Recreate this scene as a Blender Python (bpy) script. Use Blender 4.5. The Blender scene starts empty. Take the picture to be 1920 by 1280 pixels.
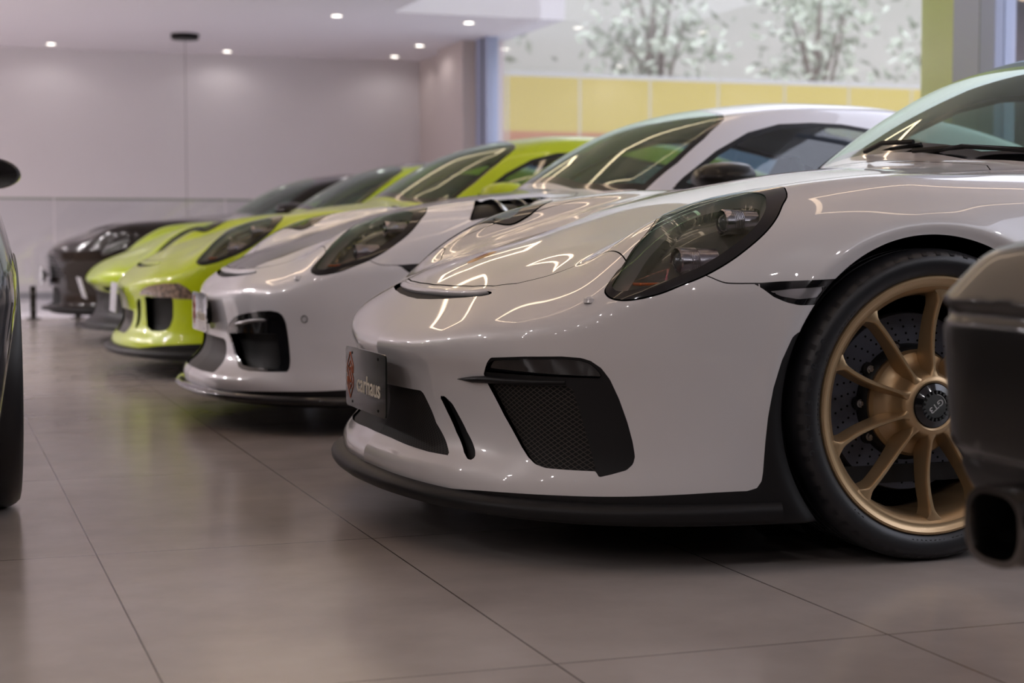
import bpy, math, random
import numpy as np
from mathutils import Vector, Matrix, Euler
random.seed(7); np.random.seed(7)
SC = bpy.context.scene
COL = SC.collection
# ------------------------------------------------------------------ camera
FPX = 3124.0
cam_d = bpy.data.cameras.new('camera'); cam = bpy.data.objects.new('camera', cam_d); COL.objects.link(cam)
cam_d.sensor_width = 36.0; cam_d.lens = FPX/1920*36.0; cam_d.clip_start = 0.05; cam_d.clip_end = 400
YAW = math.radians(19.1); PITCH = math.atan(192/3124.0)
cam.location = (0, 0, 0.70)
cam.rotation_euler = (math.pi/2-PITCH, 0, -YAW)
cam_d.dof.use_dof = True; cam_d.dof.focus_distance = 3.75; cam_d.dof.aperture_fstop = 3.8
SC.camera = cam
# ------------------------------------------------------------------ world, exposure
SC.view_settings.view_transform = 'Standard'; SC.view_settings.look = 'None'
SC.view_settings.exposure = 0.0; SC.view_settings.gamma = 1.0; SC.view_settings.use_curve_mapping = False
w = bpy.data.worlds.new('sky'); SC.world = w; w.use_nodes = True
wn = w.node_tree.nodes; wl = w.node_tree.links
bgn = wn['Background']; bgn.inputs[1].default_value = 1.0
_tc = wn.new('ShaderNodeTexCoord'); _sp = wn.new('ShaderNodeSeparateXYZ'); wl.new(_tc.outputs['Generated'], _sp.inputs[0])
_cr = wn.new('ShaderNodeValToRGB'); wl.new(_sp.outputs[2], _cr.inputs[0]); _e = _cr.color_ramp.elements   # bright hazy sky, strongest overhead
_e[0].position = .0; _e[0].color = (.50, .49, .47, 1); _e[1].position = 1.0; _e[1].color = (3.4, 3.55, 4.3, 1)
for _p, _c in ((.015, (.72, .72, .715, 1)), (.20, (.73, .73, .73, 1)), (.36, (1.9, 1.9, 2.05, 1)), (.55, (3.1, 3.2, 3.9, 1))):
    _q = _e.new(_p); _q.color = _c
wl.new(_cr.outputs[0], bgn.inputs[0])
sun_d = bpy.data.lights.new('sun', 'SUN'); sun = bpy.data.objects.new('sun', sun_d); COL.objects.link(sun)
sun_d.energy = 1.3; sun_d.angle = math.radians(6); sun_d.color = (1, .96, .88)
sun.rotation_euler = Euler((math.radians(38), math.radians(-14), 0))
def area(name, loc, size, energy, color=(1, 1, 1), rot=(0, 0, 0)):
    d = bpy.data.lights.new(name, 'AREA'); d.shape = 'RECTANGLE'; d.size, d.size_y = size
    d.energy = energy; d.color = color
    o = bpy.data.objects.new(name, d); COL.objects.link(o); o.location = loc; o.rotation_euler = rot
    return o
# recessed ceiling spots over the hall, plus unseen fill spots added for brightness
_spots = [(_x, _y, _p) for _y, _p in ((17.4, 75), (14.6, 190), (12.0, 180), (9.6, 125), (6.8, 70), (3.8, 38), (.8, 34), (-2.2, 38)) for _x in (-7.6, -6.0, -4.4, -2.8)]
_spots += [(_x, _y, 21) for _y in (.2, -2.2) for _x in (-1.0, 1.0, 3.0)]  # added unseen fill spots around the camera, lift car sides and floor
_spots += [(4.9, .3, 34), (4.9, -2.0, 34)]  # added unseen fill pair, brightens the floor at right
_spots += [(_x, _y, 2.5) for _x, _y in ((1.31, 19.9), (3.34, 20.0), (3.85, 16.47), (5.26, 16.55), (5.34, 18.68), (5.37, 19.9))]
for _x, _y, _p in _spots:
    if 1:
        _d = bpy.data.lights.new('ceiling_or_fill_spot', 'SPOT'); _d.energy = _p; _d.spot_size = math.radians(165); _d.spot_blend = .5; _d.shadow_soft_size = .05; _d.color = (1, .945, .955)
        _o = bpy.data.objects.new('ceiling_or_fill_spot', _d); COL.objects.link(_o); _o.location = (_x, _y, 2.88)
# ------------------------------------------------------------------ object helpers
def empty(name, loc=(0, 0, 0), rotz=0.0, label=None, cat=None, group=None, kind=None):
    o = bpy.data.objects.new(name, None); COL.objects.link(o); o.empty_display_size = .1
    o.location = loc; o.rotation_euler = (0, 0, rotz); tag(o, label, cat, group, kind); return o
def tag(o, label=None, cat=None, group=None, kind=None):
    if label: o['label'] = label
    if cat: o['category'] = cat
    if group: o['group'] = group
    if kind: o['kind'] = kind
    return o
def mesh_obj(name, V, F, mat, parent=None, smooth=True, N=None, auto=None, loc=None):
    me = bpy.data.meshes.new(name)
    V = np.asarray(V, dtype=float)
    me.from_pydata(V.tolist(), [], [list(map(int, f)) for f in F] if not isinstance(F, np.ndarray) else F.tolist())
    me.update()
    if smooth: me.polygons.foreach_set('use_smooth', [True]*len(me.polygons))
    if isinstance(mat, (list, tuple)):
        for m in mat: me.materials.append(m)
    elif mat is not None: me.materials.append(mat)
    if N is not None: me.normals_split_custom_set_from_vertices(np.asarray(N).tolist())
    elif auto is not None: me.set_sharp_from_angle(angle=math.radians(auto))
    o = bpy.data.objects.new(name, me); COL.objects.link(o)
    if parent: o.parent = parent
    if loc is not None: o.location = loc
    return o
class MB:
    """collects simple shapes into one mesh"""
    def __init__(s): s.V = []; s.F = []; s.n = 0
    def add(s, V, F):
        V = np.asarray(V, float); s.V.append(V); s.F += [[i+s.n for i in f] for f in F]; s.n += len(V); return s
    def box(s, a, b, M=None):
        x0, y0, z0 = a; x1, y1, z1 = b
        V = np.array([(x, y, z) for z in (z0, z1) for y in (y0, y1) for x in (x0, x1)], float)
        if M is not None: V = V@np.array(M.to_3x3()).T+np.array(M.translation)
        return s.add(V, [(0, 2, 3, 1), (4, 5, 7, 6), (0, 1, 5, 4), (2, 6, 7, 3), (0, 4, 6, 2), (1, 3, 7, 5)])
    def bbox_bev(s, a, b, r=.004):
        """box with chamfered edges"""
        a = np.array(a, float); b = np.array(b, float); c = (a+b)/2; h = (b-a)/2; r = min(r, h.min()*.9)
        V = []; idx = {}
        for sx in (-1, 1):
            for sy in (-1, 1):
                for sz in (-1, 1):
                    for k in range(3):
                        d = h-r; d = d.copy(); d[k] = h[k]
                        idx[(sx, sy, sz, k)] = len(V); V.append(c+np.array((sx, sy, sz))*d)
        F = []
        for k in range(3):
            u, v = (k+1) % 3, (k+2) % 3
            for sk in (-1, 1):
                f = []
                for su, sv in ((-1, -1), (1, -1), (1, 1), (-1, 1)):
                    t = [0, 0, 0]; t[k] = sk; t[u] = su; t[v] = sv; f.append(idx[(*t, k)])
                F.append(f if sk > 0 else f[::-1])
        for k in range(3):
            u, v = (k+1) % 3, (k+2) % 3
            for su in (-1, 1):
                for sv in (-1, 1):
                    q = []
                    for sk, kk in ((-1, u), (1, u), (1, v), (-1, v)):
                        t = [0, 0, 0]; t[k] = sk; t[u] = su; t[v] = sv; q.append(idx[(*t, kk)])
                    F.append(q if su*sv < 0 else q[::-1])
        for sx in (-1, 1):
            for sy in (-1, 1):
                for sz in (-1, 1):
                    q = [idx[(sx, sy, sz, k)] for k in range(3)]
                    F.append(q if sx*sy*sz > 0 else q[::-1])
        return s.add(V, F)
    def cyl(s, p0, p1, r0, r1=None, n=20, caps=True):
        r1 = r0 if r1 is None else r1
        p0 = np.array(p0, float); p1 = np.array(p1, float); d = p1-p0; d /= np.linalg.norm(d)
        a = np.cross(d, (0, 0, 1) if abs(d[2]) < .9 else (1, 0, 0)); a /= np.linalg.norm(a); b = np.cross(d, a)
        t = np.arange(n)*2*math.pi/n
        ring = np.cos(t)[:, None]*a+np.sin(t)[:, None]*b
        V = np.vstack([p0+ring*r0, p1+ring*r1])
        F = [(i, (i+1) % n, n+(i+1) % n, n+i) for i in range(n)]
        if caps: F += [tuple(range(n))[::-1], tuple(range(n, 2*n))]
        return s.add(V, F)
    def lathe(s, prof, axis='y', c=(0, 0, 0), n=48, closed=False):
        """prof: list of (r, h); revolve about axis through c"""
        P = np.array(prof, float); m = len(P); t = np.arange(n)*2*math.pi/n; V = []
        for a in t:
            R = P[:, 0]; H = P[:, 1]
            if axis == 'y': V.append(np.stack([R*math.cos(a), H, R*math.sin(a)], 1))
            elif axis == 'z': V.append(np.stack([R*math.cos(a), R*math.sin(a), H], 1))
            else: V.append(np.stack([H, R*math.cos(a), R*math.sin(a)], 1))
        V = np.vstack(V)+np.array(c); F = []
        for i in range(n):
            j = (i+1) % n
            for k in range(m-1 if not closed else m):
                l = (k+1) % m
                F.append((i*m+k, j*m+k, j*m+l, i*m+l))
        return s.add(V, F)
    def tube(s, pts, r, n=8, closed=False, rs=None):
        P = np.array(pts, float); m = len(P); V = []; F = []
        up = np.array((0, 0, 1.0)); prev = None
        for i in range(m):
            d = (P[(i+1) % m]-P[i-1]) if closed else (P[min(i+1, m-1)]-P[max(i-1, 0)])
            d = d/(np.linalg.norm(d)+1e-12)
            if prev is None:
                a = np.cross(d, up if abs(d[2]) < .9 else (1, 0, 0))
            else: a = prev-d*prev.dot(d)
            a = a/(np.linalg.norm(a)+1e-12); prev = a; b = np.cross(d, a)
            rr = r if rs is None else rs[i]
            for k in range(n):
                t = 2*math.pi*k/n; V.append(P[i]+rr*(math.cos(t)*a+math.sin(t)*b))
        for i in range(m if closed else m-1):
            j = (i+1) % m
            for k in range(n): F.append((i*n+k, i*n+(k+1) % n, j*n+(k+1) % n, j*n+k))
        if not closed: F += [tuple(range(n))[::-1], tuple(range((m-1)*n, m*n))]
        return s.add(V, F)
    def strip(s, rows, closed=False):
        """rows: array (m, n, 3) -> grid"""
        R = np.array(rows, float); m, n, _ = R.shape; V = R.reshape(-1, 3); F = []
        for i in range(m-1):
            for j in range(n if closed else n-1):
                k = (j+1) % n
                F.append((i*n+j, i*n+k, (i+1)*n+k, (i+1)*n+j))
        return s.add(V, F)
    def prism(s, poly, f0, f1):
        """poly of 2d pts; f0,f1 map 2d->3d for the two caps"""
        n = len(poly); V = [f0(*p) for p in poly]+[f1(*p) for p in poly]
        F = [tuple(range(n))[::-1], tuple(range(n, 2*n))]+[(i, (i+1) % n, n+(i+1) % n, n+i) for i in range(n)]
        return s.add(V, F)
    def build(s, name, mat, parent=None, smooth=True, auto=35, **k):
        return mesh_obj(name, np.vstack(s.V), s.F, mat, parent, smooth=smooth, auto=auto if smooth else None, **k)
# ------------------------------------------------------------------ smooth tables
def pchip(x, y, xq):
    x = np.asarray(x, float); y = np.asarray(y, float)
    h = np.diff(x); d = np.diff(y)/h; m = np.zeros_like(y)
    for i in range(1, len(x)-1):
        if d[i-1]*d[i] > 0:
            w1 = 2*h[i]+h[i-1]; w2 = h[i]+2*h[i-1]; m[i] = (w1+w2)/(w1/d[i-1]+w2/d[i])
    m[0] = d[0]; m[-1] = d[-1]
    xq = np.asarray(xq, float); i = np.clip(np.searchsorted(x, xq)-1, 0, len(x)-2)
    t = (xq-x[i])/h[i]; H = h[i]
    out = ((1+2*t)*(1-t)**2*y[i]+t*(1-t)**2*H*m[i]+t*t*(3-2*t)*y[i+1]+t*t*(t-1)*H*m[i+1])
    out = np.where(xq < x[0], y[0]+m[0]*(xq-x[0]), out); out = np.where(xq > x[-1], y[-1]+m[-1]*(xq-x[-1]), out)
    return out
def bsw(t):
    return [(1-t)**3/6, (3*t**3-6*t*t+4)/6, (-3*t**3+3*t*t+3*t+1)/6, t**3/6]
class T1:
    def __init__(s, x, y, st=.05):
        s.x0 = min(x)-.3; s.st = st; n = int((max(x)+.3-s.x0)/st)+1; s.g = pchip(x, y, s.x0+np.arange(n)*st); s.n = n
    def __call__(s, x):
        u = (x-s.x0)/s.st; u = np.clip(u, 1, s.n-3.001); i = u.astype(int); t = u-i
        return sum(wk*s.g[i+k-1] for k, wk in enumerate(bsw(t)))
class T2:
    """table z(x,y) -> C2 bspline"""
    def __init__(s, xs, ys, tab, st=.05, sy=.05, even=False):
        tab = np.array(tab, float); ys = list(ys)
        if even:
            k = [j for j in range(len(ys)) if ys[j] > 1e-9]
            tab = np.hstack([tab[:, k[::-1]], tab]); ys = [-ys[j] for j in k[::-1]]+ys
        s.x0 = min(xs)-.3; s.y0 = min(ys)-.3; s.st = st; s.sy = sy
        s.nx = int((max(xs)+.3-s.x0)/st)+1; s.ny = int((max(ys)+.3-s.y0)/sy)+1
        gx = s.x0+np.arange(s.nx)*st; gy = s.y0+np.arange(s.ny)*sy
        A = np.stack([pchip(xs, tab[:, j], gx) for j in range(len(ys))], 1)
        s.g = np.stack([pchip(ys, A[i], gy) for i in range(s.nx)], 0)
    def __call__(s, x, y):
        u = np.clip((x-s.x0)/s.st, 1, s.nx-3.001); v = np.clip((y-s.y0)/s.sy, 1, s.ny-3.001)
        i = u.astype(int); j = v.astype(int); wu = bsw(u-i); wv = bsw(v-j); r = 0
        for a in range(4):
            q = 0
            for b in range(4): q = q+wv[b]*s.g[i+a-1, j+b-1]
            r = r+wu[a]*q
        return r
def smax(a, b, k): return .5*(a+b+np.sqrt((a-b)**2+k*k))
def smin(a, b, k): return .5*(a+b-np.sqrt((a-b)**2+k*k))
def sstep(x, a, b):
    t = np.clip((x-a)/(b-a), 0, 1); return t*t*(3-2*t)
def gradF(F, P, e=6e-4):
    g = np.empty_like(P)
    for k in range(3):
        d = np.zeros(3); d[k] = e
        g[:, k] = (F(P+d)-F(P-d))/(2*e)
    return g
def project(F, P, it=4):
    for _ in range(it):
        f = F(P); g = gradF(F, P); n2 = (g*g).sum(1)+1e-9
        st = -(f/n2)[:, None]*g; L = np.linalg.norm(st, axis=1); st *= np.minimum(1, .02/(L+1e-12))[:, None]
        P = P+st
    g = gradF(F, P); g /= np.linalg.norm(g, axis=1)[:, None]+1e-12
    return P, g
def nets(F, lo, hi, h, coarse=4):
    """surface nets of F=0 -> V, quads, N (sparse two-level)"""
    lo = np.array(lo, float); hi = np.array(hi, float)
    n = (np.ceil((hi-lo)/(h*coarse)).astype(int))*coarse+1
    ax = [lo[k]+np.arange(n[k])*h for k in range(3)]
    cax = [a[::coarse] for a in ax]
    C = np.stack(np.meshgrid(*cax, indexing='ij'), -1); cs = C.shape[:3]
    fc = F(C.reshape(-1, 3)).reshape(cs)
    near = np.abs(fc) < h*coarse*1.9
    S = np.repeat(np.repeat(np.repeat(fc, coarse, 0), coarse, 1), coarse, 2)[:n[0], :n[1], :n[2]]
    pad = near.copy()
    for k in range(3):
        p = pad.copy()
        sl = [slice(None)]*3; s2 = [slice(None)]*3; sl[k] = slice(1, None); s2[k] = slice(None, -1)
        p[tuple(sl)] |= pad[tuple(s2)]; p[tuple(s2)] |= pad[tuple(sl)]; pad = p
    M = np.repeat(np.repeat(np.repeat(pad, coarse, 0), coarse, 1), coarse, 2)[:n[0], :n[1], :n[2]]
    idx = np.argwhere(M); P = lo+idx*h; f = np.empty(len(P))
    for a in range(0, len(P), 400000): f[a:a+400000] = F(P[a:a+400000])
    S = S.copy(); S[M] = f
    ins = S < 0
    cells = np.zeros(np.array(n)-1, dtype=int)
    cnt = np.zeros(cells.shape, dtype=np.int8)
    for dx in (0, 1):
        for dy in (0, 1):
            for dz in (0, 1):
                cnt += ins[dx:dx+cells.shape[0], dy:dy+cells.shape[1], dz:dz+cells.shape[2]]
    act = (cnt > 0) & (cnt < 8)
    ci = np.argwhere(act); cells[...] = -1; cells[act] = np.arange(len(ci))
    acc = np.zeros((len(ci), 3)); num = np.zeros(len(ci))
    cor = [(a, b, c) for a in (0, 1) for b in (0, 1) for c in (0, 1)]
    for a in cor:
        for k in range(3):
            if a[k] == 0:
                b = list(a); b[k] = 1
                fa = S[ci[:, 0]+a[0], ci[:, 1]+a[1], ci[:, 2]+a[2]]; fb = S[ci[:, 0]+b[0], ci[:, 1]+b[1], ci[:, 2]+b[2]]
                cr = (fa < 0) != (fb < 0)
                t = np.where(cr, fa/np.where(fa-fb == 0, 1, fa-fb), 0)
                p = np.tile(np.array(a, float), (len(ci), 1)); p[:, k] += t
                acc += p*cr[:, None]; num += cr
    V = lo+(ci+acc/num[:, None])*h
    Q = []
    for k in range(3):
        u, v = (k+1) % 3, (k+2) % 3
        sl0 = [slice(None)]*3; sl1 = [slice(None)]*3; sl0[k] = slice(None, -1); sl1[k] = slice(1, None)
        A = ins[tuple(sl0)]; B = ins[tuple(sl1)]
        e = np.argwhere(A != B)
        ok = (e[:, u] > 0) & (e[:, v] > 0) & (e[:, u] < cells.shape[u]) & (e[:, v] < cells.shape[v])
        e = e[ok]
        def cc(du, dv):
            q = e.copy(); q[:, u] += du; q[:, v] += dv; return cells[q[:, 0], q[:, 1], q[:, 2]]
        q = np.stack([cc(-1, -1), cc(0, -1), cc(0, 0), cc(-1, 0)], 1)
        fl = ~A[e[:, 0], e[:, 1], e[:, 2]]
        q[fl] = q[fl][:, ::-1]
        Q.append(q)
    Q = np.vstack(Q); Q = Q[(Q >= 0).all(1)]
    V, N = project(F, V)
    return V, Q, N
def tris(Q): return np.vstack([Q[:, [0, 1, 2]], Q[:, [0, 2, 3]]]) if Q.shape[1] == 4 else Q
class Patch:
    """triangle surface with normals that can be cut by scalar functions"""
    def __init__(s, V, T, N): s.V = V; s.T = T; s.N = N
    def cut(s, phi):
        """returns (phi>0 part, phi<=0 part); edge verts on phi=0"""
        return s._side(phi), s._side(-phi)
    def _side(s, phi):
        phi = np.where(np.abs(phi) < 1e-7, 1e-7, phi)
        T = s.T; pos = phi[T] > 0; c = pos.sum(1)
        keep = T[c == 3]; V = s.V; N = s.N; new = {}; nv = []; nn = []
        base = len(V); out = []
        nb = [len(nv)]
        def ev(i, j):
            k = (i, j) if i < j else (j, i)
            if k in new: return new[k]
            a, b = k; t = phi[a]/(phi[a]-phi[b])
            nv.append(V[a]+(V[b]-V[a])*t); q = N[a]+(N[b]-N[a])*t; nn.append(q/(np.linalg.norm(q)+1e-12))
            new[k] = base+len(nv)-1; return new[k]
        for tri, p, cc in zip(T[(c > 0) & (c < 3)], pos[(c > 0) & (c < 3)], c[(c > 0) & (c < 3)]):
            if cc == 1:
                r = int(np.argmax(p)); a, b, d = tri[r], tri[(r+1) % 3], tri[(r+2) % 3]
                out.append((a, ev(a, b), ev(a, d)))
            else:
                r = int(np.argmin(p)); a, b, d = tri[r], tri[(r+1) % 3], tri[(r+2) % 3]
                e1 = ev(a, b); e2 = ev(a, d)
                out.append((e1, b, d)); out.append((e1, d, e2))
        V2 = np.vstack([V]+([np.array(nv)] if nv else [])); N2 = np.vstack([N]+([np.array(nn)] if nn else []))
        T2_ = np.vstack([keep]+([np.array(out)] if out else [])) if (len(keep) or out) else np.zeros((0, 3), int)
        return Patch(V2, T2_.astype(int), N2).compact()
    def compact(s):
        used = np.unique(s.T); m = -np.ones(len(s.V), int); m[used] = np.arange(len(used))
        return Patch(s.V[used], m[s.T], s.N[used])
    def boundary(s):
        E = np.vstack([s.T[:, [0, 1]], s.T[:, [1, 2]], s.T[:, [2, 0]]]); K = np.sort(E, 1)
        key = K[:, 0].astype(np.int64)*(len(s.V)+1)+K[:, 1]
        u, inv, ct = np.unique(key, return_inverse=True, return_counts=True)
        return E[ct[inv] == 1]
    def returns(s, depth, sel=None, taper=0.0):
        """wall strips going inward from the boundary edges"""
        E = s.boundary()
        if sel is not None: E = E[sel(s.V[E[:, 0]]) & sel(s.V[E[:, 1]])]
        if not len(E): return None
        u = np.unique(E); m = -np.ones(len(s.V), int); m[u] = np.arange(len(u)); k = len(u)
        V0 = s.V[u]; V1 = V0-s.N[u]*depth
        # side-wall normals
        d = s.V[E[:, 1]]-s.V[E[:, 0]]; wn_ = np.cross(d, -s.N[E[:, 0]]); wn_ /= np.linalg.norm(wn_, axis=1)[:, None]+1e-12
        NN = np.zeros((k, 3)); np.add.at(NN, m[E[:, 0]], -wn_); np.add.at(NN, m[E[:, 1]], -wn_)
        NN = -NN; NN /= np.linalg.norm(NN, axis=1)[:, None]+1e-12
        e0 = m[E[:, 0]]; e1 = m[E[:, 1]]
        T = np.vstack([np.stack([e1, e0, e0+k], 1), np.stack([e1, e0+k, e1+k], 1)])
        return Patch(np.vstack([V0, V1]), T, np.vstack([-NN, -NN])*-1)
    def join(s, o):
        if o is None: return s
        return Patch(np.vstack([s.V, o.V]), np.vstack([s.T, o.T+len(s.V)]), np.vstack([s.N, o.N]))
    def offset(s, d): return Patch(s.V+s.N*d, s.T, s.N)
    def side(s, fn): return s._side(fn(s.V))
    def build(s, name, mat, parent=None, rim=0.0, sel=None):
        q = s.join(s.returns(rim, sel)) if rim else s
        if not len(q.T): return None
        return mesh_obj(name, q.V, q.T, mat, parent, N=q.N)
def polysd(P, poly, r=0.0):
    """signed distance of 2d points to closed polygon (negative inside); r rounds outwards"""
    poly = np.array(poly, float); d2 = np.full(len(P), 1e9); ins = np.zeros(len(P), bool)
    for i in range(len(poly)):
        a = poly[i]; b = poly[(i+1) % len(poly)]; ab = b-a
        t = np.clip(((P-a)@ab)/(ab@ab+1e-12), 0, 1); q = P-a-t[:, None]*ab
        d2 = np.minimum(d2, (q*q).sum(1))
        c = ((a[1] > P[:, 1]) != (b[1] > P[:, 1]))
        xi = a[0]+(P[:, 1]-a[1])*(b[0]-a[0])/np.where(b[1]-a[1] == 0, 1e-12, b[1]-a[1])
        ins ^= c & (P[:, 0] < xi)
    return np.where(ins, -1, 1)*np.sqrt(d2)-r
def linesd(P, line):
    line = np.array(line, float); d2 = np.full(len(P), 1e9)
    for a, b in zip(line[:-1], line[1:]):
        ab = b-a; t = np.clip(((P-a)@ab)/(ab@ab+1e-12), 0, 1); q = P-a-t[:, None]*ab
        d2 = np.minimum(d2, (q*q).sum(1))
    return np.sqrt(d2)
def crom(pts, n=8, closed=True):
    """Catmull-Rom through 2d/3d points"""
    P = np.array(pts, float); m = len(P); out = []
    for i in range(m if closed else m-1):
        p0 = P[i-1] if (closed or i > 0) else 2*P[0]-P[1]; p1 = P[i]; p2 = P[(i+1) % m]
        p3 = P[(i+2) % m] if (closed or i+2 < m) else 2*P[-1]-P[-2]
        for k in range(n):
            t = k/n
            out.append(.5*((2*p1)+(p2-p0)*t+(2*p0-5*p1+4*p2-p3)*t*t+(3*p1-p0-3*p2+p3)*t**3))
    if not closed: out.append(P[-1])
    return np.array(out)
# ------------------------------------------------------------------ sports coupe body (car frame: x rearwards from front axle, y lateral, z up)
PI = math.pi
Zt = T2([-1.10, -1.0, -.93, -.87, -.77, -.65, -.57, -.50, -.44, -.38, -.325, -.15, 0, .12, .4, .7, 1.2, 1.8, 2.3, 2.7, 3.1, 3.35, 3.5],
        [0, .3, .5, .62, .72, .82, .93], [
    [.38, .37, .36, .36, .35, .33, .28],
    [.478, .475, .47, .46, .44, .41, .36],
    [.535, .53, .52, .505, .49, .455, .40],
    [.585, .578, .56, .54, .52, .485, .43],
    [.645, .632, .605, .59, .575, .545, .48],
    [.688, .676, .662, .678, .676, .640, .55],
    [.712, .700, .696, .734, .729, .684, .59],
    [.735, .722, .718, .768, .763, .718, .62],
    [.754, .741, .736, .789, .785, .742, .65],
    [.773, .760, .753, .803, .803, .765, .67],
    [.790, .778, .768, .813, .815, .780, .69],
    [.832, .822, .812, .837, .843, .815, .73],
    [.860, .850, .840, .850, .857, .832, .75],
    [.879, .870, .858, .855, .856, .835, .76],
    [.905, .896, .882, .866, .862, .838, .77],
    [.93, .92, .90, .872, .862, .835, .76],
    [.95, .94, .91, .88, .865, .83, .75],
    [.97, .96, .92, .89, .88, .85, .77],
    [1.0, .97, .93, .90, .895, .875, .80],
    [.96, .95, .92, .89, .88, .86, .79],
    [.90, .89, .87, .85, .83, .81, .74],
    [.84, .83, .82, .79, .77, .74, .67],
    [.74, .73, .72, .70, .68, .65, .58]], even=True)
Ys = T2([-1.1, -.9, -.7, -.5, -.3, 0, .3, .6, 1.2, 1.8, 2.45, 2.9, 3.3, 3.55],
        [.10, .20, .30, .45, .60, .75, .9], [
    [.86, .86, .85, .84, .83, .80, .75],
    [.88, .88, .87, .865, .86, .83, .78],
    [.90, .90, .895, .89, .885, .86, .80],
    [.915, .912, .91, .908, .905, .89, .83],
    [.922, .92, .92, .922, .92, .905, .85],
    [.922, .922, .925, .93, .928, .91, .85],
    [.90, .905, .91, .92, .92, .90, .84],
    [.88, .885, .89, .90, .90, .885, .82],
    [.87, .87, .875, .885, .885, .865, .80],
    [.88, .885, .90, .91, .91, .895, .82],
    [.90, .92, .935, .94, .94, .925, .85],
    [.90, .915, .925, .93, .925, .90, .82],
    [.86, .87, .88, .88, .875, .85, .78],
    [.80, .81, .82, .82, .81, .78, .72]])
Pp = T1([0, .2, .4, .55, .65, .75, .83, .88, .93], [0, .010, .040, .085, .135, .215, .32, .44, .64], st=.04)
def sp_front(V, kind):
    x, y, z = V.T; a = np.abs(y)
    # bumper profile below the leading edge; out = distance the scoop is set back
    lowz = [.05, .12, .165, .19, .215, .25, .30, .36, .41, .45, .50, .7]
    cen = [-1.02, -1.035, -1.05, -1.045, -1.018, -.992, -.985, -.992, -1.008, -1.03, -1.035, -1.035]
    out = [-1.02, -1.025, -1.035, -1.03, -1.018, -1.01, -1.008, -1.012, -1.02, -1.03, -1.035, -1.035]
    if kind == 'flat': cen = out
    if kind == 'turbo': cen = [-1.02, -1.035, -1.05, -1.045, -1.010, -.975, -.962, -.962, -.968, -.978, -.99, -.99]
    if kind == 'low':   # low-nosed car: painted nose overhangs a recessed black chin, blade below
        lowz = [.05, .10, .135, .165, .20, .26, .33, .37, .40, .44, .50, .7]
        cen = out = [-1.00, -1.03, -1.035, -.99, -.955, -.945, -.945, -.965, -1.015, -1.035, -1.03, -1.02]
    if kind == 'tall':  # upright grille
        lowz = [.05, .12, .16, .20, .26, .34, .40, .46, .55, .60, .66, .8]
        cen = out = [-.94, -.985, -1.0, -.985, -.98, -.985, -.99, -1.0, -1.010, -1.008, -.99, -.96]
    key = kind
    if key not in _fr: _fr[key] = (T1(lowz, cen, st=.03), T1(lowz, out, st=.03))
    tc, to = _fr[key]; m = sstep(a, .50, .78)
    return tc(z)*(1-m)+to(z)*m+Pp(a)+(.34*a*a if kind == 'tall' else 0)
_fr = {}
Tw_x = T1([.86, .92, 1.0, 1.08, 1.16, 1.22, 1.3, 1.45], [.34, .405, .515, .64, .785, .935, 1.19, 1.75], st=.03)
Troof = T1([.3, .8, 1.1, 1.4, 1.7, 2.1, 2.6, 3.0, 3.4, 3.8], [1.2, 1.24, 1.264, 1.288, 1.284, 1.228, 1.082, .948, .80, .65], st=.08)
Tgs = T1([.7, .86, .95, 1.05, 1.15, 1.22, 1.3], [.78, .745, .715, .67, .615, .57, .52], st=.04)
def F911(kind='gt3', cz=None, fall=1.0, gx=0.0, gz=0.0, wide=None):
    def F(V):
        x, y, z = V.T; a = np.abs(y)
        zt = Zt(x, a)
        if wide: zt = zt+.07
        if cz is not None:
            w_ = 1-sstep(x, .9, 1.5); z0_ = Zt(x, np.zeros_like(x)); zt = zt+w_*(cz(x)-z0_+(fall-1)*(zt-z0_))
        f1 = (z-zt)*.86
        f2 = a-Ys(x if wide is None else np.minimum(x, 2.45), z)
        if wide: f2 = a-(wide-.02*np.maximum(x-2.45, 0)-.35*np.maximum(z-.62, 0)**1.3-.16*np.maximum(.56-z, 0))
        r = np.hypot(x, z-.34); f2 = f2+.010*(1-sstep(r, .385, .405))*sstep(r, .30, .36)*0-.006*np.exp(-((r-.40)/.03)**2)+.012*np.exp(-((r-.365)/.022)**2)
        f3 = sp_front(V, kind)-x
        f3 = f3*.93
        lower = smax(smax(f1, f3, .035), f2, .06)
        back = x-(3.52-.25*a*a-.2*np.maximum(z-.6, 0))
        lower = smax(lower, back, .10)
        bot = .10-z
        lower = smax(lower, bot, .01)
        # greenhouse
        zg = z-gz; xg = x-gx
        ws = (Tw_x(zg)+.46*a*a-.02-xg)*.5
        rf = (zg+.11*a*a-Troof(xg))*.93
        sd = (a-(Tgs(z)-.055*sstep(x, 1.5, 3.2)-.02*sstep(-x, -.9, -.3)))*.9
        gh = smax(smax(ws, rf, .05), sd, .05)
        gh = smax(smax(gh, .74-z, .01), (x-3.42)*.9, .02)
        return smin(lower, gh, .018)
    return F
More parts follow.
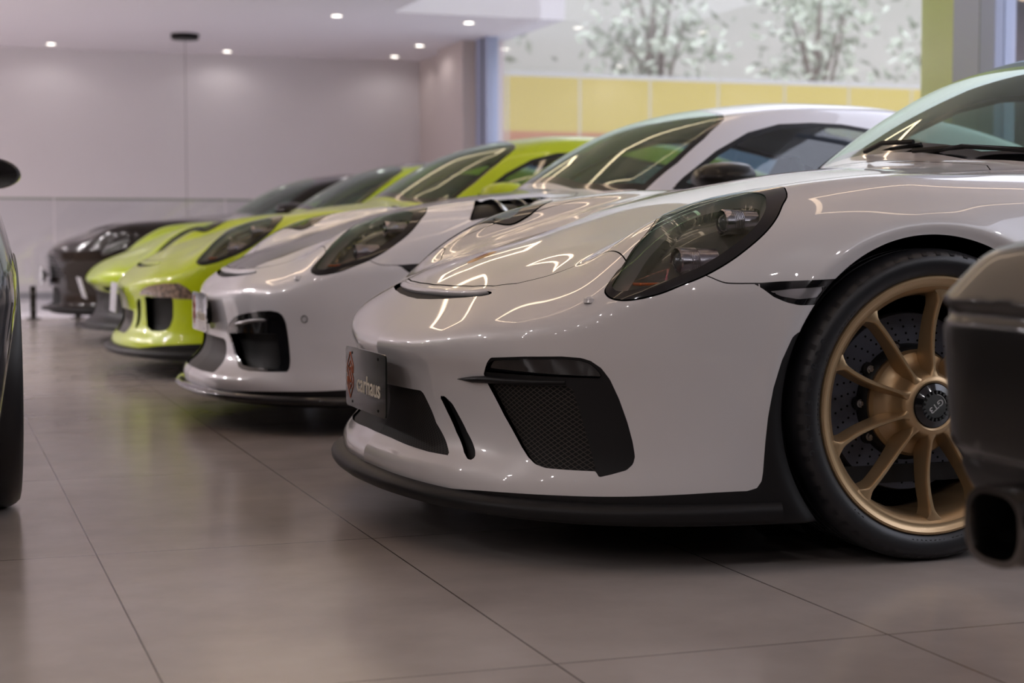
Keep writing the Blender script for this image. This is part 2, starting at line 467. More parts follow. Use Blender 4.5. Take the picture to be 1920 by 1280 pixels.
# ------------------------------------------------------------------ materials
def mat(name, col=(.5, .5, .5), rough=.5, metal=0.0, coat=0.0, spec=.5, **k):
    m = bpy.data.materials.new(name); m.use_nodes = True; b = m.node_tree.nodes['Principled BSDF']
    b.inputs['Base Color'].default_value = (*col, 1); b.inputs['Roughness'].default_value = rough
    b.inputs['Metallic'].default_value = metal; b.inputs['Coat Weight'].default_value = coat
    b.inputs['Coat Roughness'].default_value = .03; b.inputs['Specular IOR Level'].default_value = spec
    for kk, v in k.items(): b.inputs[kk.replace('_', ' ')].default_value = v
    return m
def nodes(m): return m.node_tree.nodes, m.node_tree.links
def math_n(n, l, op, a, b=None, c=None):
    q = n.new('ShaderNodeMath'); q.operation = op
    for i, v in enumerate((a, b, c)):
        if v is None: continue
        if isinstance(v, (int, float)): q.inputs[i].default_value = v
        else: l.new(v, q.inputs[i])
    return q.outputs[0]
def emis(name, col, s):
    m = mat(name, (0, 0, 0)); b = m.node_tree.nodes['Principled BSDF']
    b.inputs['Emission Color'].default_value = (*col, 1); b.inputs['Emission Strength'].default_value = s; return m
def thin_glass(name, tint=(.8, .85, .8), ior=1.5, film=0, refl=(1, 1, 1)):
    m = bpy.data.materials.new(name); m.use_nodes = True; n, l = nodes(m); n.clear()
    o = n.new('ShaderNodeOutputMaterial'); mx = n.new('ShaderNodeMixShader'); t = n.new('ShaderNodeBsdfTransparent')
    t.inputs[0].default_value = (*tint, 1); fr = n.new('ShaderNodeFresnel'); ge = n.new('ShaderNodeNewGeometry'); l.new(math_n(n, l, 'MULTIPLY_ADD', ge.outputs['Backfacing'], 1/ior-ior, ior), fr.inputs[0])
    if film:
        g = n.new('ShaderNodeBsdfPrincipled'); g.inputs['Base Color'].default_value = (.03, .035, .025, 1); g.inputs['Roughness'].default_value = .02
        g.inputs['Thin Film Thickness'].default_value = film; g.inputs['Thin Film IOR'].default_value = 1.33
        f = math_n(n, l, 'MULTIPLY_ADD', fr.outputs[0], 1.0, .20); l.new(f, mx.inputs[0])
    else:
        g = n.new('ShaderNodeBsdfGlossy'); g.inputs['Roughness'].default_value = .01; g.inputs[0].default_value = (*refl, 1)
        f = math_n(n, l, 'MULTIPLY_ADD', fr.outputs[0], 1.25, .01); l.new(f, mx.inputs[0])
    l.new(t.outputs[0], mx.inputs[1]); l.new(g.outputs[0], mx.inputs[2]); l.new(mx.outputs[0], o.inputs[0]); return m
def add_noise_bump(m, scale, strength, dist=.002):
    n, l = nodes(m); b = n['Principled BSDF']; tc = n.new('ShaderNodeTexCoord'); nz = n.new('ShaderNodeTexNoise')
    nz.inputs['Scale'].default_value = scale; bp = n.new('ShaderNodeBump'); bp.inputs['Strength'].default_value = strength; bp.inputs['Distance'].default_value = dist
    l.new(tc.outputs['Object'], nz.inputs['Vector']); l.new(nz.outputs[0], bp.inputs['Height']); l.new(bp.outputs[0], b.inputs['Normal']); return m
def add_mottle(m, c1, c2, scale, detail=6, lo=.35, hi=.65):
    n, l = nodes(m); b = n['Principled BSDF']; tc = n.new('ShaderNodeTexCoord'); nz = n.new('ShaderNodeTexNoise')
    nz.inputs['Scale'].default_value = scale; nz.inputs['Detail'].default_value = detail
    cr = n.new('ShaderNodeValToRGB'); cr.color_ramp.elements[0].position = lo; cr.color_ramp.elements[1].position = hi
    cr.color_ramp.elements[0].color = (*c1, 1); cr.color_ramp.elements[1].color = (*c2, 1)
    l.new(tc.outputs['Object'], nz.inputs['Vector']); l.new(nz.outputs[0], cr.inputs[0]); l.new(cr.outputs[0], b.inputs['Base Color']); return m
M = {}
M['bowl_rim'] = mat('iridescent_lamp_edge', (.32, .33, .31), .28, metal=.5, coat=.5)
M['bowl_rim'].node_tree.nodes['Principled BSDF'].inputs['Thin Film Thickness'].default_value = 640
M['bowl_rim'].node_tree.nodes['Principled BSDF'].inputs['Thin Film IOR'].default_value = 1.8
M['white'] = mat('white_paint', (.55, .53, .53), .32, coat=1.0)
M['white2'] = mat('cool_white_paint', (.72, .715, .76), .32, coat=1.0)
M['lime'] = mat('lime_paint', (.44, .55, .003), .32, coat=.6, spec=.3)
M['lime2'] = mat('lime_yellow_paint', (.41, .54, .004), .32, coat=.6, spec=.3)
M['bronze'] = mat('dark_bronze_paint', (.008, .005, .004), .16, coat=.4, spec=.25)
M['navy'] = mat('slate_blue_paint', (.045, .05, .065), .3, metal=.4, coat=1.0)
M['black_gloss'] = mat('gloss_black', (.005, .005, .006), .1, coat=.3)
M['black_paint'] = mat('black_paint', (.008, .0075, .007), .18, coat=1.0)
M['black_matte'] = mat('matte_black_plastic', (.010, .0095, .010), .45, spec=.2)
M['black_deep'] = mat('deep_black', (.003, .003, .003), .8, spec=.1)
M['rubber'] = add_noise_bump(mat('tyre_rubber', (.010, .010, .012), .42, spec=.45), 60, .15)
M['rubber_text'] = mat('tyre_lettering', (.016, .016, .019), .35)
M['gold'] = mat('satin_gold_alloy', (.43, .30, .165), .36, metal=.72, coat=.15)
M['disc'] = mat('brake_disc_ceramic', (.085, .09, .115), .45, metal=.35)
M['steel'] = mat('bolt_steel', (.35, .33, .32), .35, metal=1)
M['chrome'] = mat('chrome', (.62, .62, .62), .12, metal=1)
M['caliper'] = mat('yellow_caliper', (.6, .26, .02), .35, coat=.6)
M['amber'] = mat('amber_plastic', (.6, .12, .01), .3, coat=.5)
M['leather'] = mat('black_leather', (.014, .014, .015), .6)
M['interior'] = mat('dark_interior', (.012, .012, .013), .7)
M['glass'] = thin_glass('windscreen_glass', (.46, .60, .50), refl=(.82, .93, .84))  # green coated glass; the reflected greenery is also put into its colour
M['glass_s'] = thin_glass('side_glass', (.42, .50, .48))
M['lens'] = thin_glass('headlight_lens', (.82, .84, .86), film=520)
M['lens_clear'] = thin_glass('clear_lens', (.8, .82, .84))
M['plate_mirror'] = mat('polished_plate', (.012, .013, .012), .1, coat=.12, spec=.15)
M['plate_chrome'] = mat('mirror_plate', (.75, .75, .75), .04, metal=1)
M['plate_silver'] = mat('silver_plate', (.62, .63, .66), .25, metal=.6)
M['cream'] = mat('cream_lettering', (.75, .68, .55), .4)
M['orange'] = mat('orange_logo', (.62, .17, .08), .4)
M['white_mark'] = mat('white_marking', (.75, .75, .75), .4)
M['carbon'] = mat('dark_hood_film', (.06, .065, .06), .25, coat=.45, spec=.3)
def lattice(name, u, v, pitch, lw, c0=(.0025, .0025, .0025), c1=(.05, .042, .036)):
    """diagonal lattice drawn on the part; u,v are object-space direction vectors"""
    m = mat(name, c0, .6, spec=.2); n, l = nodes(m); b = n['Principled BSDF']; tc = n.new('ShaderNodeTexCoord')
    outs = []
    for s in (1, -1):
        d = n.new('ShaderNodeVectorMath'); d.operation = 'DOT_PRODUCT'; l.new(tc.outputs['Object'], d.inputs[0])
        d.inputs[1].default_value = tuple((u[i]*.62*s+v[i])/pitch for i in range(3))
        f = math_n(n, l, 'FRACT', d.outputs['Value']); outs.append(math_n(n, l, 'LESS_THAN', f, lw))
    f = math_n(n, l, 'MAXIMUM', outs[0], outs[1]); mx = n.new('ShaderNodeMix'); mx.data_type = 'RGBA'
    mx.inputs['A'].default_value = (*c0, 1); mx.inputs['B'].default_value = (*c1, 1)
    l.new(f, mx.inputs['Factor']); l.new(mx.outputs['Result'], b.inputs['Base Color']); return m
M['mesh_side'] = lattice('side_vent_mesh', (.6, -.8, 0), (0, 0, 1), .0105, .17)
M['mesh_front'] = lattice('centre_grille_mesh', (0, 1, 0), (0, 0, 1), .0085, .2, c1=(.03, .026, .024))
def text_geo(s, size, bold=0.0):
    c = bpy.data.curves.new('t', 'FONT'); c.body = s; c.size = size; c.align_x = 'CENTER'; c.align_y = 'CENTER'; c.offset = bold; c.extrude = .0004
    c.resolution_u = 3
    o = bpy.data.objects.new('t', c); COL.objects.link(o); bpy.context.view_layer.update()
    me = o.to_mesh(); V = np.array([v.co[:] for v in me.vertices]); F = [list(p.vertices) for p in me.polygons]
    o.to_mesh_clear(); bpy.data.objects.remove(o); bpy.data.curves.remove(c)
    return V, F
def copy_tree(o, parent=None):
    c = o.copy(); COL.objects.link(c)
    if parent: c.parent = parent
    for ch in list(o.children): copy_tree(ch, c)
    return c
M['grille_brown'] = mat('shaded_grille', (.05, .042, .038), .6, spec=.3)
M['roof_dark'] = mat('dark_glass_roof', (.02, .022, .02), .06, coat=1)
M['chrome_smoked'] = mat('smoked_chrome', (.25, .24, .23), .18, metal=1)
# ------------------------------------------------------------------ showroom
def struct(name, mb, m, smooth=False, kind='structure'):
    o = mb.build(name, m, None, smooth=smooth); tag(o, kind=kind); return o
XW, YB, ZC = 5.83, 20.4, 2.93
fl = mat('porcelain_floor', (.2, .17, .15), .17, spec=.5); n, l = nodes(fl); b = n['Principled BSDF']
tc = n.new('ShaderNodeTexCoord'); sp = n.new('ShaderNodeSeparateXYZ'); l.new(tc.outputs['Object'], sp.inputs[0])
fx = math_n(n, l, 'FRACT', math_n(n, l, 'MULTIPLY_ADD', sp.outputs[0], 1/.629, 100-.327/.629)); fy = math_n(n, l, 'FRACT', math_n(n, l, 'MULTIPLY_ADD', sp.outputs[1], 1/1.225, 100-2.54/1.225))
def edge(f, w_): return math_n(n, l, 'GREATER_THAN', math_n(n, l, 'ABSOLUTE', math_n(n, l, 'SUBTRACT', f, .5)), .5-w_)
gr = math_n(n, l, 'MAXIMUM', edge(fx, .0018/.629), edge(fy, .0018/1.225))
nz = n.new('ShaderNodeTexNoise'); nz.inputs['Scale'].default_value = 1.6; nz.inputs['Detail'].default_value = 9; nz.inputs['Roughness'].default_value = .62
l.new(tc.outputs['Object'], nz.inputs['Vector'])
cr = n.new('ShaderNodeValToRGB'); cr.color_ramp.elements[0].position = .3; cr.color_ramp.elements[1].position = .72
cr.color_ramp.elements[0].color = (.30, .262, .242, 1); cr.color_ramp.elements[1].color = (.425, .378, .352, 1); l.new(nz.outputs[0], cr.inputs[0])
mx = n.new('ShaderNodeMix'); mx.data_type = 'RGBA'; mx.inputs['B'].default_value = (.07, .055, .045, 1); l.new(cr.outputs[0], mx.inputs['A']); l.new(gr, mx.inputs['Factor']); l.new(mx.outputs['Result'], b.inputs['Base Color'])
nz2 = n.new('ShaderNodeTexNoise'); nz2.inputs['Scale'].default_value = 5; nz2.inputs['Detail'].default_value = 6; l.new(tc.outputs['Object'], nz2.inputs['Vector'])
l.new(math_n(n, l, 'MULTIPLY_ADD', nz2.outputs[0], .16, .12), b.inputs['Roughness'])
mb = MB(); mb.box((-9, -6, -.12), (XW, 15.32, 0)); struct('floor', mb, fl)
wallm = mat('warm_white_wall', (.80, .755, .765), .85, spec=.2); ceilm = mat('white_ceiling', (.86, .81, .83), .9, spec=.1); pale = mat('pale_floor', (.80, .77, .80), .35)
grey = mat('grey_skirting', (.36, .35, .37), .6); side = mat('side_wall_plaster', (.72, .63, .60), .85, spec=.2)
mb = MB(); mb.box((-9, 15.32, -.14), (XW, YB, -.01)); struct('floor_rear', mb, pale)
mb = MB(); mb.box((-9, YB, -.14), (XW+.3, YB+.25, ZC)); struct('wall_back', mb, wallm)
mb = MB(); mb.box((-9, YB-.02, -.01), (XW, YB, .075)); struct('baseboard_back', mb, grey)
mb = MB(); mb.box((-9.25, -6, -.12), (-9, YB, 6.2)); struct('wall_left', mb, mat('brown_panelled_wall', (.20, .145, .11), .7))
mb = MB(); mb.box((-9.25, -6.25, -.12), (XW+.3, -6, 6.2)); struct('wall_front', mb, mat('taupe_wall', (.42, .37, .34), .8))
# side wall with pilaster, then the window bays
mb = MB(); mb.box((XW, 17.98, -.14), (XW+.3, YB, 6.2)); struct('wall_right', mb, side)
mb = MB(); mb.box((XW-.16, 18.07, -.01), (XW, 19.05, ZC)); struct('trim_1', mb, side)
# ceiling slab with the double-height strip along the glass
VX, VY = 4.33, 16.05
mb = MB(); mb.box((-9, -6, ZC), (VX, YB, ZC+.3)); struct('ceiling', mb, ceilm)
mb = MB(); mb.box((VX, VY, ZC), (XW+.3, YB, ZC+.3)); struct('ceiling_rear', mb, ceilm)
mb = MB(); mb.box((VX-.12, -6, ZC+.3), (VX, VY+.12, 6.2)); struct('wall_upper_left', mb, mat('upper_white', (.84, .84, .82), .8))
mb = MB(); mb.box((VX, VY, ZC+.3), (XW+.3, VY+.12, 6.2)); struct('wall_upper_back', mb, mat('upper_white_2', (.84, .84, .82), .8))
mb = MB(); mb.box((VX-.12, -6, 6.2), (XW+.6, VY+.12, 6.4)); struct('ceiling_upper', mb, ceilm)
# window frames and panes
alu = mat('blue_grey_aluminium', (.42, .46, .62), .45, metal=.1); seal = mat('dark_gasket', (.02, .02, .03), .6); colm = mat('grey_column', (.5, .52, .66), .7)
mb = MB(); mb.bbox_bev((XW-.04, 17.78, -.14), (XW+.14, 17.98, 6.2), .008); struct('trim_2', mb, alu)
mb = MB(); mb.box((XW-.03, 17.70, -.14), (XW+.10, 17.78, 6.2)); struct('trim_3', mb, seal)
mb = MB(); mb.bbox_bev((XW-.04, 17.59, -.14), (XW+.10, 17.70, 6.2), .008); struct('trim_4', mb, alu)
mb = MB(); mb.box((XW, 8.44, -.14), (XW+.40, 8.71, 6.2)); struct('trim_5', mb, colm)
mb = MB(); mb.box((XW-.002, 8.40, -.14), (XW+.38, 8.44, 6.2)); struct('trim_6', mb, seal)
mb = MB(); mb.bbox_bev((XW-.03, 8.25, -.14), (XW+.12, 8.40, 6.2), .006); struct('trim_7', mb, alu)
mb = MB(); mb.box((XW-.04, -6, -.14), (XW+.12, -5.8, 6.2)); struct('trim_8', mb, alu)
for k, y in enumerate((4.1, -.9)):
    mb = MB(); mb.bbox_bev((XW-.03, y-.05, -.14), (XW+.12, y+.05, 6.2), .006); struct('trim_%d' % (9+k), mb, alu)
mb = MB(); mb.box((XW-.03, -6, -.14), (XW+.12, 17.7, .04)); struct('trim_11', mb, alu)
gm = thin_glass('window_glass', (.97, .975, .97), 1.45)
for k, (y0, y1) in enumerate(((8.71, 17.6), (4.15, 8.25), (-.85, 4.05), (-5.8, -.95))):
    mb = MB(); mb.box((XW+.03, y0, .03), (XW+.042, y1, 6.2)); struct('window_%d' % (k+1), mb, gm)
# green outer pier
mb = MB(); mb.box((XW+.05, 8.72, -.14), (XW+.55, 9.13, 6.2)); struct('trim_12', mb, mat('lime_painted_pier', (.80, .88, .38), .7))
# ------------------------------------------------------------------ outside
og = MB(); og.box((XW+.1, -25, -.30), (60, 60, -.16)); struct('ground_outside', og, mat('outside_paving', (.30, .30, .29), .8))
wy = mat('painted_boundary_wall', (.6, .5, .1), .75); n, l = nodes(wy); b = n['Principled BSDF']; tc = n.new('ShaderNodeTexCoord'); sp = n.new('ShaderNodeSeparateXYZ'); l.new(tc.outputs['Object'], sp.inputs[0])
cr = n.new('ShaderNodeValToRGB'); cr.color_ramp.interpolation = 'CONSTANT'; e = cr.color_ramp.elements
e[0].position = 0; e[0].color = (.12, .19, .33, 1); e[1].position = 2.42/4; e[1].color = (.38, .165, .09, 1)
q = e.new(2.60/4); q.color = (.46, .37, .10, 1); q = e.new(3.57/4); q.color = (.44, .44, .43, 1)
l.new(math_n(n, l, 'MULTIPLY', sp.outputs[2], .25), cr.inputs[0])
nzw = n.new('ShaderNodeTexNoise'); nzw.inputs['Scale'].default_value = .35; l.new(tc.outputs['Object'], nzw.inputs['Vector'])
fr = math_n(n, l, 'FRACT', math_n(n, l, 'MULTIPLY', sp.outputs[0], 1/1.37)); ln_ = math_n(n, l, 'LESS_THAN', fr, .03)
mx = n.new('ShaderNodeMix'); mx.data_type = 'RGBA'; mx.inputs['B'].default_value = (.42, .40, .34, 1); l.new(cr.outputs[0], mx.inputs['A']); l.new(ln_, mx.inputs['Factor']); l.new(mx.outputs['Result'], b.inputs['Base Color'])
mb = MB(); mb.box((6.5, 28, -.2), (48, 28.25, 3.66)); struct('wall_boundary', mb, wy)
# ------------------------------------------------------------------ trees beyond the boundary wall
leafm = mat('pale_sunlit_leaf', (.44, .48, .39), .6, spec=.3); barkm = mat('pale_bark', (.22, .19, .16), .8)
def tree(x, y, h, r, nleaf, seed, label):
    rs = np.random.RandomState(seed); root = empty('tree', (x, y, 0), rs.rand()*6, label, 'tree', 'trees beyond the painted wall')
    mb = MB(); mb.tube([(0, 0, -.2), (.1, .05, h*.3), (-.1, .1, h*.6), (0, 0, h*.85)], .1, n=8, rs=[.16, .13, .10, .03])
    cl = []
    for k in range(9):
        t = rs.rand()*2*PI; e_ = np.array((math.cos(t)*r*.7, math.sin(t)*r*.7, h*(.45+.5*rs.rand()))); s_ = np.array((0, .05, h*(.3+.3*rs.rand())))
        mb.tube([s_, (s_+e_)/2+(0, 0, .2), e_], .04, n=6, rs=[.06, .04, .02]); cl.append(e_)
    mb.build('trunk', barkm, root)
    for k in range(10): t = rs.rand()*2*PI; cl.append(np.array((math.cos(t)*r*rs.rand(), math.sin(t)*r*rs.rand(), h*(.35+.62*rs.rand()))))
    V = []; F_ = []
    for i in range(nleaf):
        c = cl[rs.randint(len(cl))]+rs.normal(size=3)*(.42, .42, .34); u = rs.normal(size=3); u /= np.linalg.norm(u); w2 = np.cross(u, rs.normal(size=3)); w2 /= np.linalg.norm(w2); s_ = .10+.09*rs.rand()
        k = len(V); V += [c-u*s_, c+w2*s_*.45, c+u*s_, c-w2*s_*.45]; F_.append((k, k+1, k+2, k+3))
    tag(mesh_obj('foliage', V, F_, leafm, root, smooth=False), kind='stuff')
rt = np.random.RandomState(4)
for k, x in enumerate(np.linspace(9.6, 34, 7)):
    tree(x+.2*rt.rand(), 30.5+2.2*rt.rand(), 5.6+1.6*rt.rand(), 1.15+.2*rt.rand(), 720, 20+k, 'pale leafy tree standing beyond the yellow painted wall')
# ------------------------------------------------------------------ railing
rail_m = mat('glass_edge_green', (.28, .31, .27), .3); post_m = mat('dark_bronze_post', (.03, .027, .022), .4, metal=.5)
gl_m = thin_glass('railing_glass', (.93, .94, .95), 1.45)
YR = 15.16
for k, x0 in enumerate([1.0+1.5*j for j in range(-4, 3)]):
    g = empty('glass_railing_panel', (x0+.75, YR, 0), 0, ['clear glass railing panel in front of the pale back wall', 'clear glass railing panel ending at the dark post by the bronze car nose'][0], 'railing', 'glass railing panels along the floor edge')
    x1 = .745
    mb = MB(); mb.box((-x1, -.006, .06), (x1, .006, 1.045)); mb.build('pane', gl_m, g, smooth=False)
    mb = MB(); mb.bbox_bev((-x1, -.008, 1.045), (x1, .008, 1.062), .003); mb.build('top_edge', rail_m, g)
    for s in (-.56, .56):
        mb = MB(); mb.bbox_bev((s-.025, -.028, .006), (s+.025, .028, .29), .004); p = mb.build('post', post_m, g)
        mb = MB(); mb.bbox_bev((s-.06, -.06, 0), (s+.06, .06, .012), .003); mb.build('base_plate', post_m, p)
        [MB().cyl((s, -.034, z), (s, -.027, z), .009, n=12).build('clamp_bolt', M['steel'], p) for z in (.09, .23)]
# ------------------------------------------------------------------ downlights, pendant
warm = emis('downlight_glow', (1, .93, .84), 9)
dl = None
for k, (x, y) in enumerate(((1.31, 19.9), (3.34, 20.0), (3.85, 16.47), (5.26, 16.55), (5.34, 18.68), (5.37, 19.9))):
    if dl is None:
        dl = empty('ceiling_downlight', (x, y, ZC), 0)
        mb = MB(); mb.lathe([(.075, -.004), (.062, -.010), (.052, -.002), (.050, .0)], axis='z', n=24); mb.build('trim_ring', mat('downlight_ring', (.8, .78, .76), .5), dl)
        mb = MB(); mb.cyl((0, 0, -.004), (0, 0, -.001), .052, n=20); mb.build('lamp', warm, dl); d_ = dl
    else: d_ = copy_tree(dl); d_.location = (x, y, ZC)
    tag(d_, ['recessed ceiling downlight farthest left, alone above the back wall', 'recessed ceiling downlight right of the hanging canopy near the back wall', 'recessed ceiling downlight left of the bright ceiling opening, nearest the top edge', 'recessed ceiling downlight just below the bright ceiling opening', 'recessed ceiling downlight between the opening and the back corner, upper of two', 'recessed ceiling downlight closest to the back right corner'][k], 'downlight', 'recessed ceiling downlights')
pd = empty('pendant_lamp', (2.63, 18.5, ZC), 0, 'round black pendant canopy with thin wires hanging from the ceiling', 'pendant lamp')
mb = MB(); mb.lathe([(.0001, -.06), (.14, -.06), (.15, -.05), (.15, 0)], axis='z', n=40); mb.build('canopy', M['black_matte'], pd, auto=30)
mb = MB(); mb.cyl((0, 0, -.06), (0, 0, -2.4), .0025, n=5); mb.build('cable', post_m, pd)
rs = np.random.RandomState(3)
for k in range(5):
    a = -.05-.035*k; mb = MB(); mb.cyl((a*.8, 0, -.06), (a*1.7, .02*k, -1.35-.18*k), .0018, n=5); mb.build('suspension_wire', mat('white_wire', (.75, .73, .72), .4), pd)
# linear LED frames on the ceiling above the row (outside this view, mirrored in the paint)
led = emis('led_strip', (1, .74, .52), 7)
for k, (cx, cy, R_, a0) in enumerate(((1.2, 5.6, 1.0, .2), (2.9, 7.6, .9, .6), (1.0, 9.2, .9, .1), (3.2, 3.4, .9, .4), (.2, 2.6, .9, .3), (2.6, 11.2, .9, 0))):
    g = empty('hexagon_led_lamp', (cx, cy, 2.72), a0, 'hexagonal linear LED lamp hung under the ceiling over the row of cars', 'lamp', 'hexagonal LED lamps above the cars')
    P_ = [(R_*math.cos(t*PI/3), R_*math.sin(t*PI/3), 0) for t in range(6)]
    mb = MB(); mb.tube(P_, .022, n=6, closed=True); mb.build('led_tube', led, g)
    mb = MB(); mb.tube([(p[0], p[1], .035) for p in P_], .024, n=4, closed=True); mb.build('lamp_profile', M['black_matte'], g)
    for t in (0, 2, 4): mb = MB(); mb.cyl((P_[t][0], P_[t][1], .035), (P_[t][0], P_[t][1], .21), .002, n=5); mb.build('hanger', M['steel'], g)
# ------------------------------------------------------------------ wheel (axis y, outer face towards -y)
def make_wheel(parent, rimmat, detail=True, name='wheel', w=.245, R=.34, text=False):
    root = bpy.data.objects.new(name, None); COL.objects.link(root); root.parent = parent
    r0 = .279
    mb = MB()
    prof = [(r0-.006, .014), (r0, .004), (r0+.006, -.005), (.298, -.012), (.311, -.0145), (.322, -.012), (.3305, -.003), (R-.003, .010), (R, .026)]
    for k in range(1, 6):
        y = .026+(w-.04-.026)*k/6; prof += [(R, y-.0045), (R-.008, y-.004), (R-.008, y+.004), (R, y+.0045)]
    prof += [(R, w-.04), (R-.004, w-.018), (.325, w-.004), (.30, w), (.275, w-.02)]
    mb.lathe(prof, n=96 if detail else 48)
    # sidewall shoulder blocks
    if detail:
        for k in range(60):
            t = 2*PI*k/60; c, s = math.cos(t), math.sin(t)
            A = [];
            for rr, yy in ((.3265, -.0098), (.3345, .0015)):
                for dt in (-.018, .018):
                    A.append((rr*math.cos(t+dt), yy, rr*math.sin(t+dt)))
            mb.add([(a[0], a[1]-.0003, a[2]) for a in A]+A, [(0, 1, 3, 2), (0, 4, 5, 1), (2, 3, 7, 6), (0, 2, 6, 4), (1, 5, 7, 3)])
    ty = mb.build('tyre', M['rubber'], root, auto=40)
    if text:
        mb = MB()
        def arc(s, rr, size, t0, dt, flip=1):
            for i, chh in enumerate(s):
                if chh == ' ': continue
                V, F_ = text_geo(chh, size, .0006)
                t = t0+flip*i*dt
                er = np.array((math.cos(t), 0, math.sin(t))); et = np.array((math.sin(t), 0, -math.cos(t)))*flip*1.0
                # letter x along the tangent, letter y outwards
                P = er*rr+np.array((0, -.0150+.35*abs(rr-.311), 0))
                up = er if flip < 0 else -er
                tx = np.cross(up, (0, -1, 0)); tx = np.cross((0, -1.0, 0), -up) if False else np.array((up[2], 0, -up[0]))
                mb.add(P+V[:, :1]*tx*1.0+V[:, 1:2]*up-np.array((0, 1, 0))*V[:, 2:3], F_)
        # seen from outside (-y) clockwise = decreasing t for +x right, z up
        arc('265/35ZR20', .314, .026, math.radians(196), math.radians(4.8), -1)
        arc('265/35ZR20 99Y XL', .293, .009, math.radians(190), math.radians(2.1), -1)
        arc('RADIAL TUBELESS', .294, .008, math.radians(290), math.radians(2.2), -1)
        arc('DOT', .295, .010, math.radians(232), math.radians(2.4), -1)
        arc('OUTSIDE', .294, .009, math.radians(148), math.radians(2.2), -1)
        mb.build('lettering', M['rubber_text'], ty, smooth=False)
    mb = MB()
    mb.lathe([(.262, .22), (.250, .19), (.240, .14), (.238, .06), (.243, .030), (.2475, .012), (.2555, .0055), (.2585, .0015), (.266, .0005), (.270, -.0025), (.2755, -.006), (.280, -.0055), (.2825, -.001), (.281, .010), (.276, .014)], n=96 if detail else 48)
    # hub ring and cone
    mb.lathe([(.047, .022), (.0495, .004), (.054, .001), (.062, .003), (.068, .010), (.072, .020), (.078, .045), (.092, .060), (.112, .066), (.118, .075), (.112, .11)], n=60)
    NS = 22
    for k in range(5):
        for sg in (-1, 1):
            th_h = math.radians(142.5+72*k+sg*16.5); th_r = math.radians(142.5+72*k+sg*14.2)
            rows = []
            for i in range(NS+1):
                u = i/NS; r = .060+(.252-.060)*u
                th = th_h+(th_r-th_h)*u+sg*math.radians(2.2)*math.sin(PI*u)
                wf = .0035+.0025*u+.016*max(0, (u-.86)/.14)**2+.010*max(0, (.12-u)/.12)**1.5
                wb = .0085+.004*u+.020*max(0, (u-.80)/.2)**2
                yf = .004+.010*math.sin(PI*min(1, u*1.05))-.0045*u*0+.004*max(0, (u-.9)/.1)
                yb = .070-.030*u
                er = np.array((math.cos(th), 0, math.sin(th))); et = np.array((-math.sin(th), 0, math.cos(th))); ey = np.array((0, 1.0, 0))
                rows.append([er*r+et*a+ey*b for a, b in ((-wb, yb), (-wf-.0012, yf+.008), (-wf, yf+.0025), (-wf*.6, yf), (wf*.6, yf), (wf, yf+.0025), (wf+.0012, yf+.008), (wb, yb))])
            mb.strip(rows, closed=True)
    rim = mb.build('rim', rimmat, root, auto=38)
    # centre lock
    mb = MB(); mb.lathe([(0.0001, -.006), (.026, -.006), (.027, -.0045), (.034, -.005), (.042, -.001), (.0475, .002), (.0495, .008), (.049, .03)], n=48)
    for k in range(20):
        t = 2*PI*k/20; c = np.array((math.cos(t)*.0305, -.0065, math.sin(t)*.0305))
        er = np.array((math.cos(t), 0, math.sin(t))); et = np.array((-math.sin(t), 0, math.cos(t)))
        V = [c+er*a+et*b+np.array((0, d, 0)) for d in (-.0025, .004) for a, b in ((-.0035, -.002), (.0035, -.002), (.0035, .002), (-.0035, .002))]
        mb.add(V, [(0, 1, 2, 3), (0, 4, 5, 1), (1, 5, 6, 2), (2, 6, 7, 3), (3, 7, 4, 0)])
    cap = mb.build('centre_lock', M['black_gloss'], root, auto=30)
    if text:
        V, F_ = text_geo('GT3', .019, .0005); a = math.radians(-142)
        X = V[:, 0]*1.15; Z = V[:, 1]
        P = np.stack([X*math.cos(a)-Z*math.sin(a), np.full(len(X), -.0068), X*math.sin(a)+Z*math.cos(a)], 1)
        mesh_obj('cap_lettering', P, F_, M['white_mark'], cap, smooth=False)
        mb = MB(); mb.tube([(.0245*math.cos(t), -.0066, .0245*math.sin(t)) for t in np.linspace(.2, 1.5, 14)], .0005, n=4); mb.build('cap_arc', M['white_mark'], cap)
    # brake
    mb = MB(); mb.lathe([(.125, .108), (.196, .108), (.198, .112), (.198, .138), (.196, .142), (.125, .142)], n=72)
    disc = mb.build('brake_disc', M['disc'], root, auto=30)
    if detail:
        mb = MB()
        for k in range(36):
            for j in range(4):
                t = 2*PI*(k+.22*j)/36; r = .137+.015*j
                mb.cyl((r*math.cos(t), .1072, r*math.sin(t)), (r*math.cos(t), .109, r*math.sin(t)), .0026, n=6)
        mb.build('drilled_hole', M['black_deep'], disc, smooth=False)
    mb = MB(); mb.lathe([(.01, .08), (.105, .080), (.122, .090), (.130, .105), (.130, .115)], n=48)
    for k in range(10):
        t = 2*PI*k/10; mb.cyl((.126*math.cos(t), .100, .126*math.sin(t)), (.126*math.cos(t), .115, .126*math.sin(t)), .016, n=14)
    bell = mb.build('brake_bell', M['black_matte'], root)
    for k in range(10 if detail else 0):
        t = 2*PI*k/10; mb = MB(); mb.cyl((.126*math.cos(t), .094, .126*math.sin(t)), (.126*math.cos(t), .101, .126*math.sin(t)), .0095, n=12); mb.cyl((.126*math.cos(t), .090, .126*math.sin(t)), (.126*math.cos(t), .095, .126*math.sin(t)), .0055, n=6)
        mb.build('bolt', M['steel'], bell, auto=30)
    mb = MB(); rows = []
    for i in range(15):
        t = math.radians(-38+76*i/14); er = np.array((math.cos(t), 0, math.sin(t)))
        rows.append([er*r+np.array((0, y, 0)) for r, y in ((.135, .088), (.14, .08), (.20, .08), (.212, .088), (.212, .17), (.135, .17))])
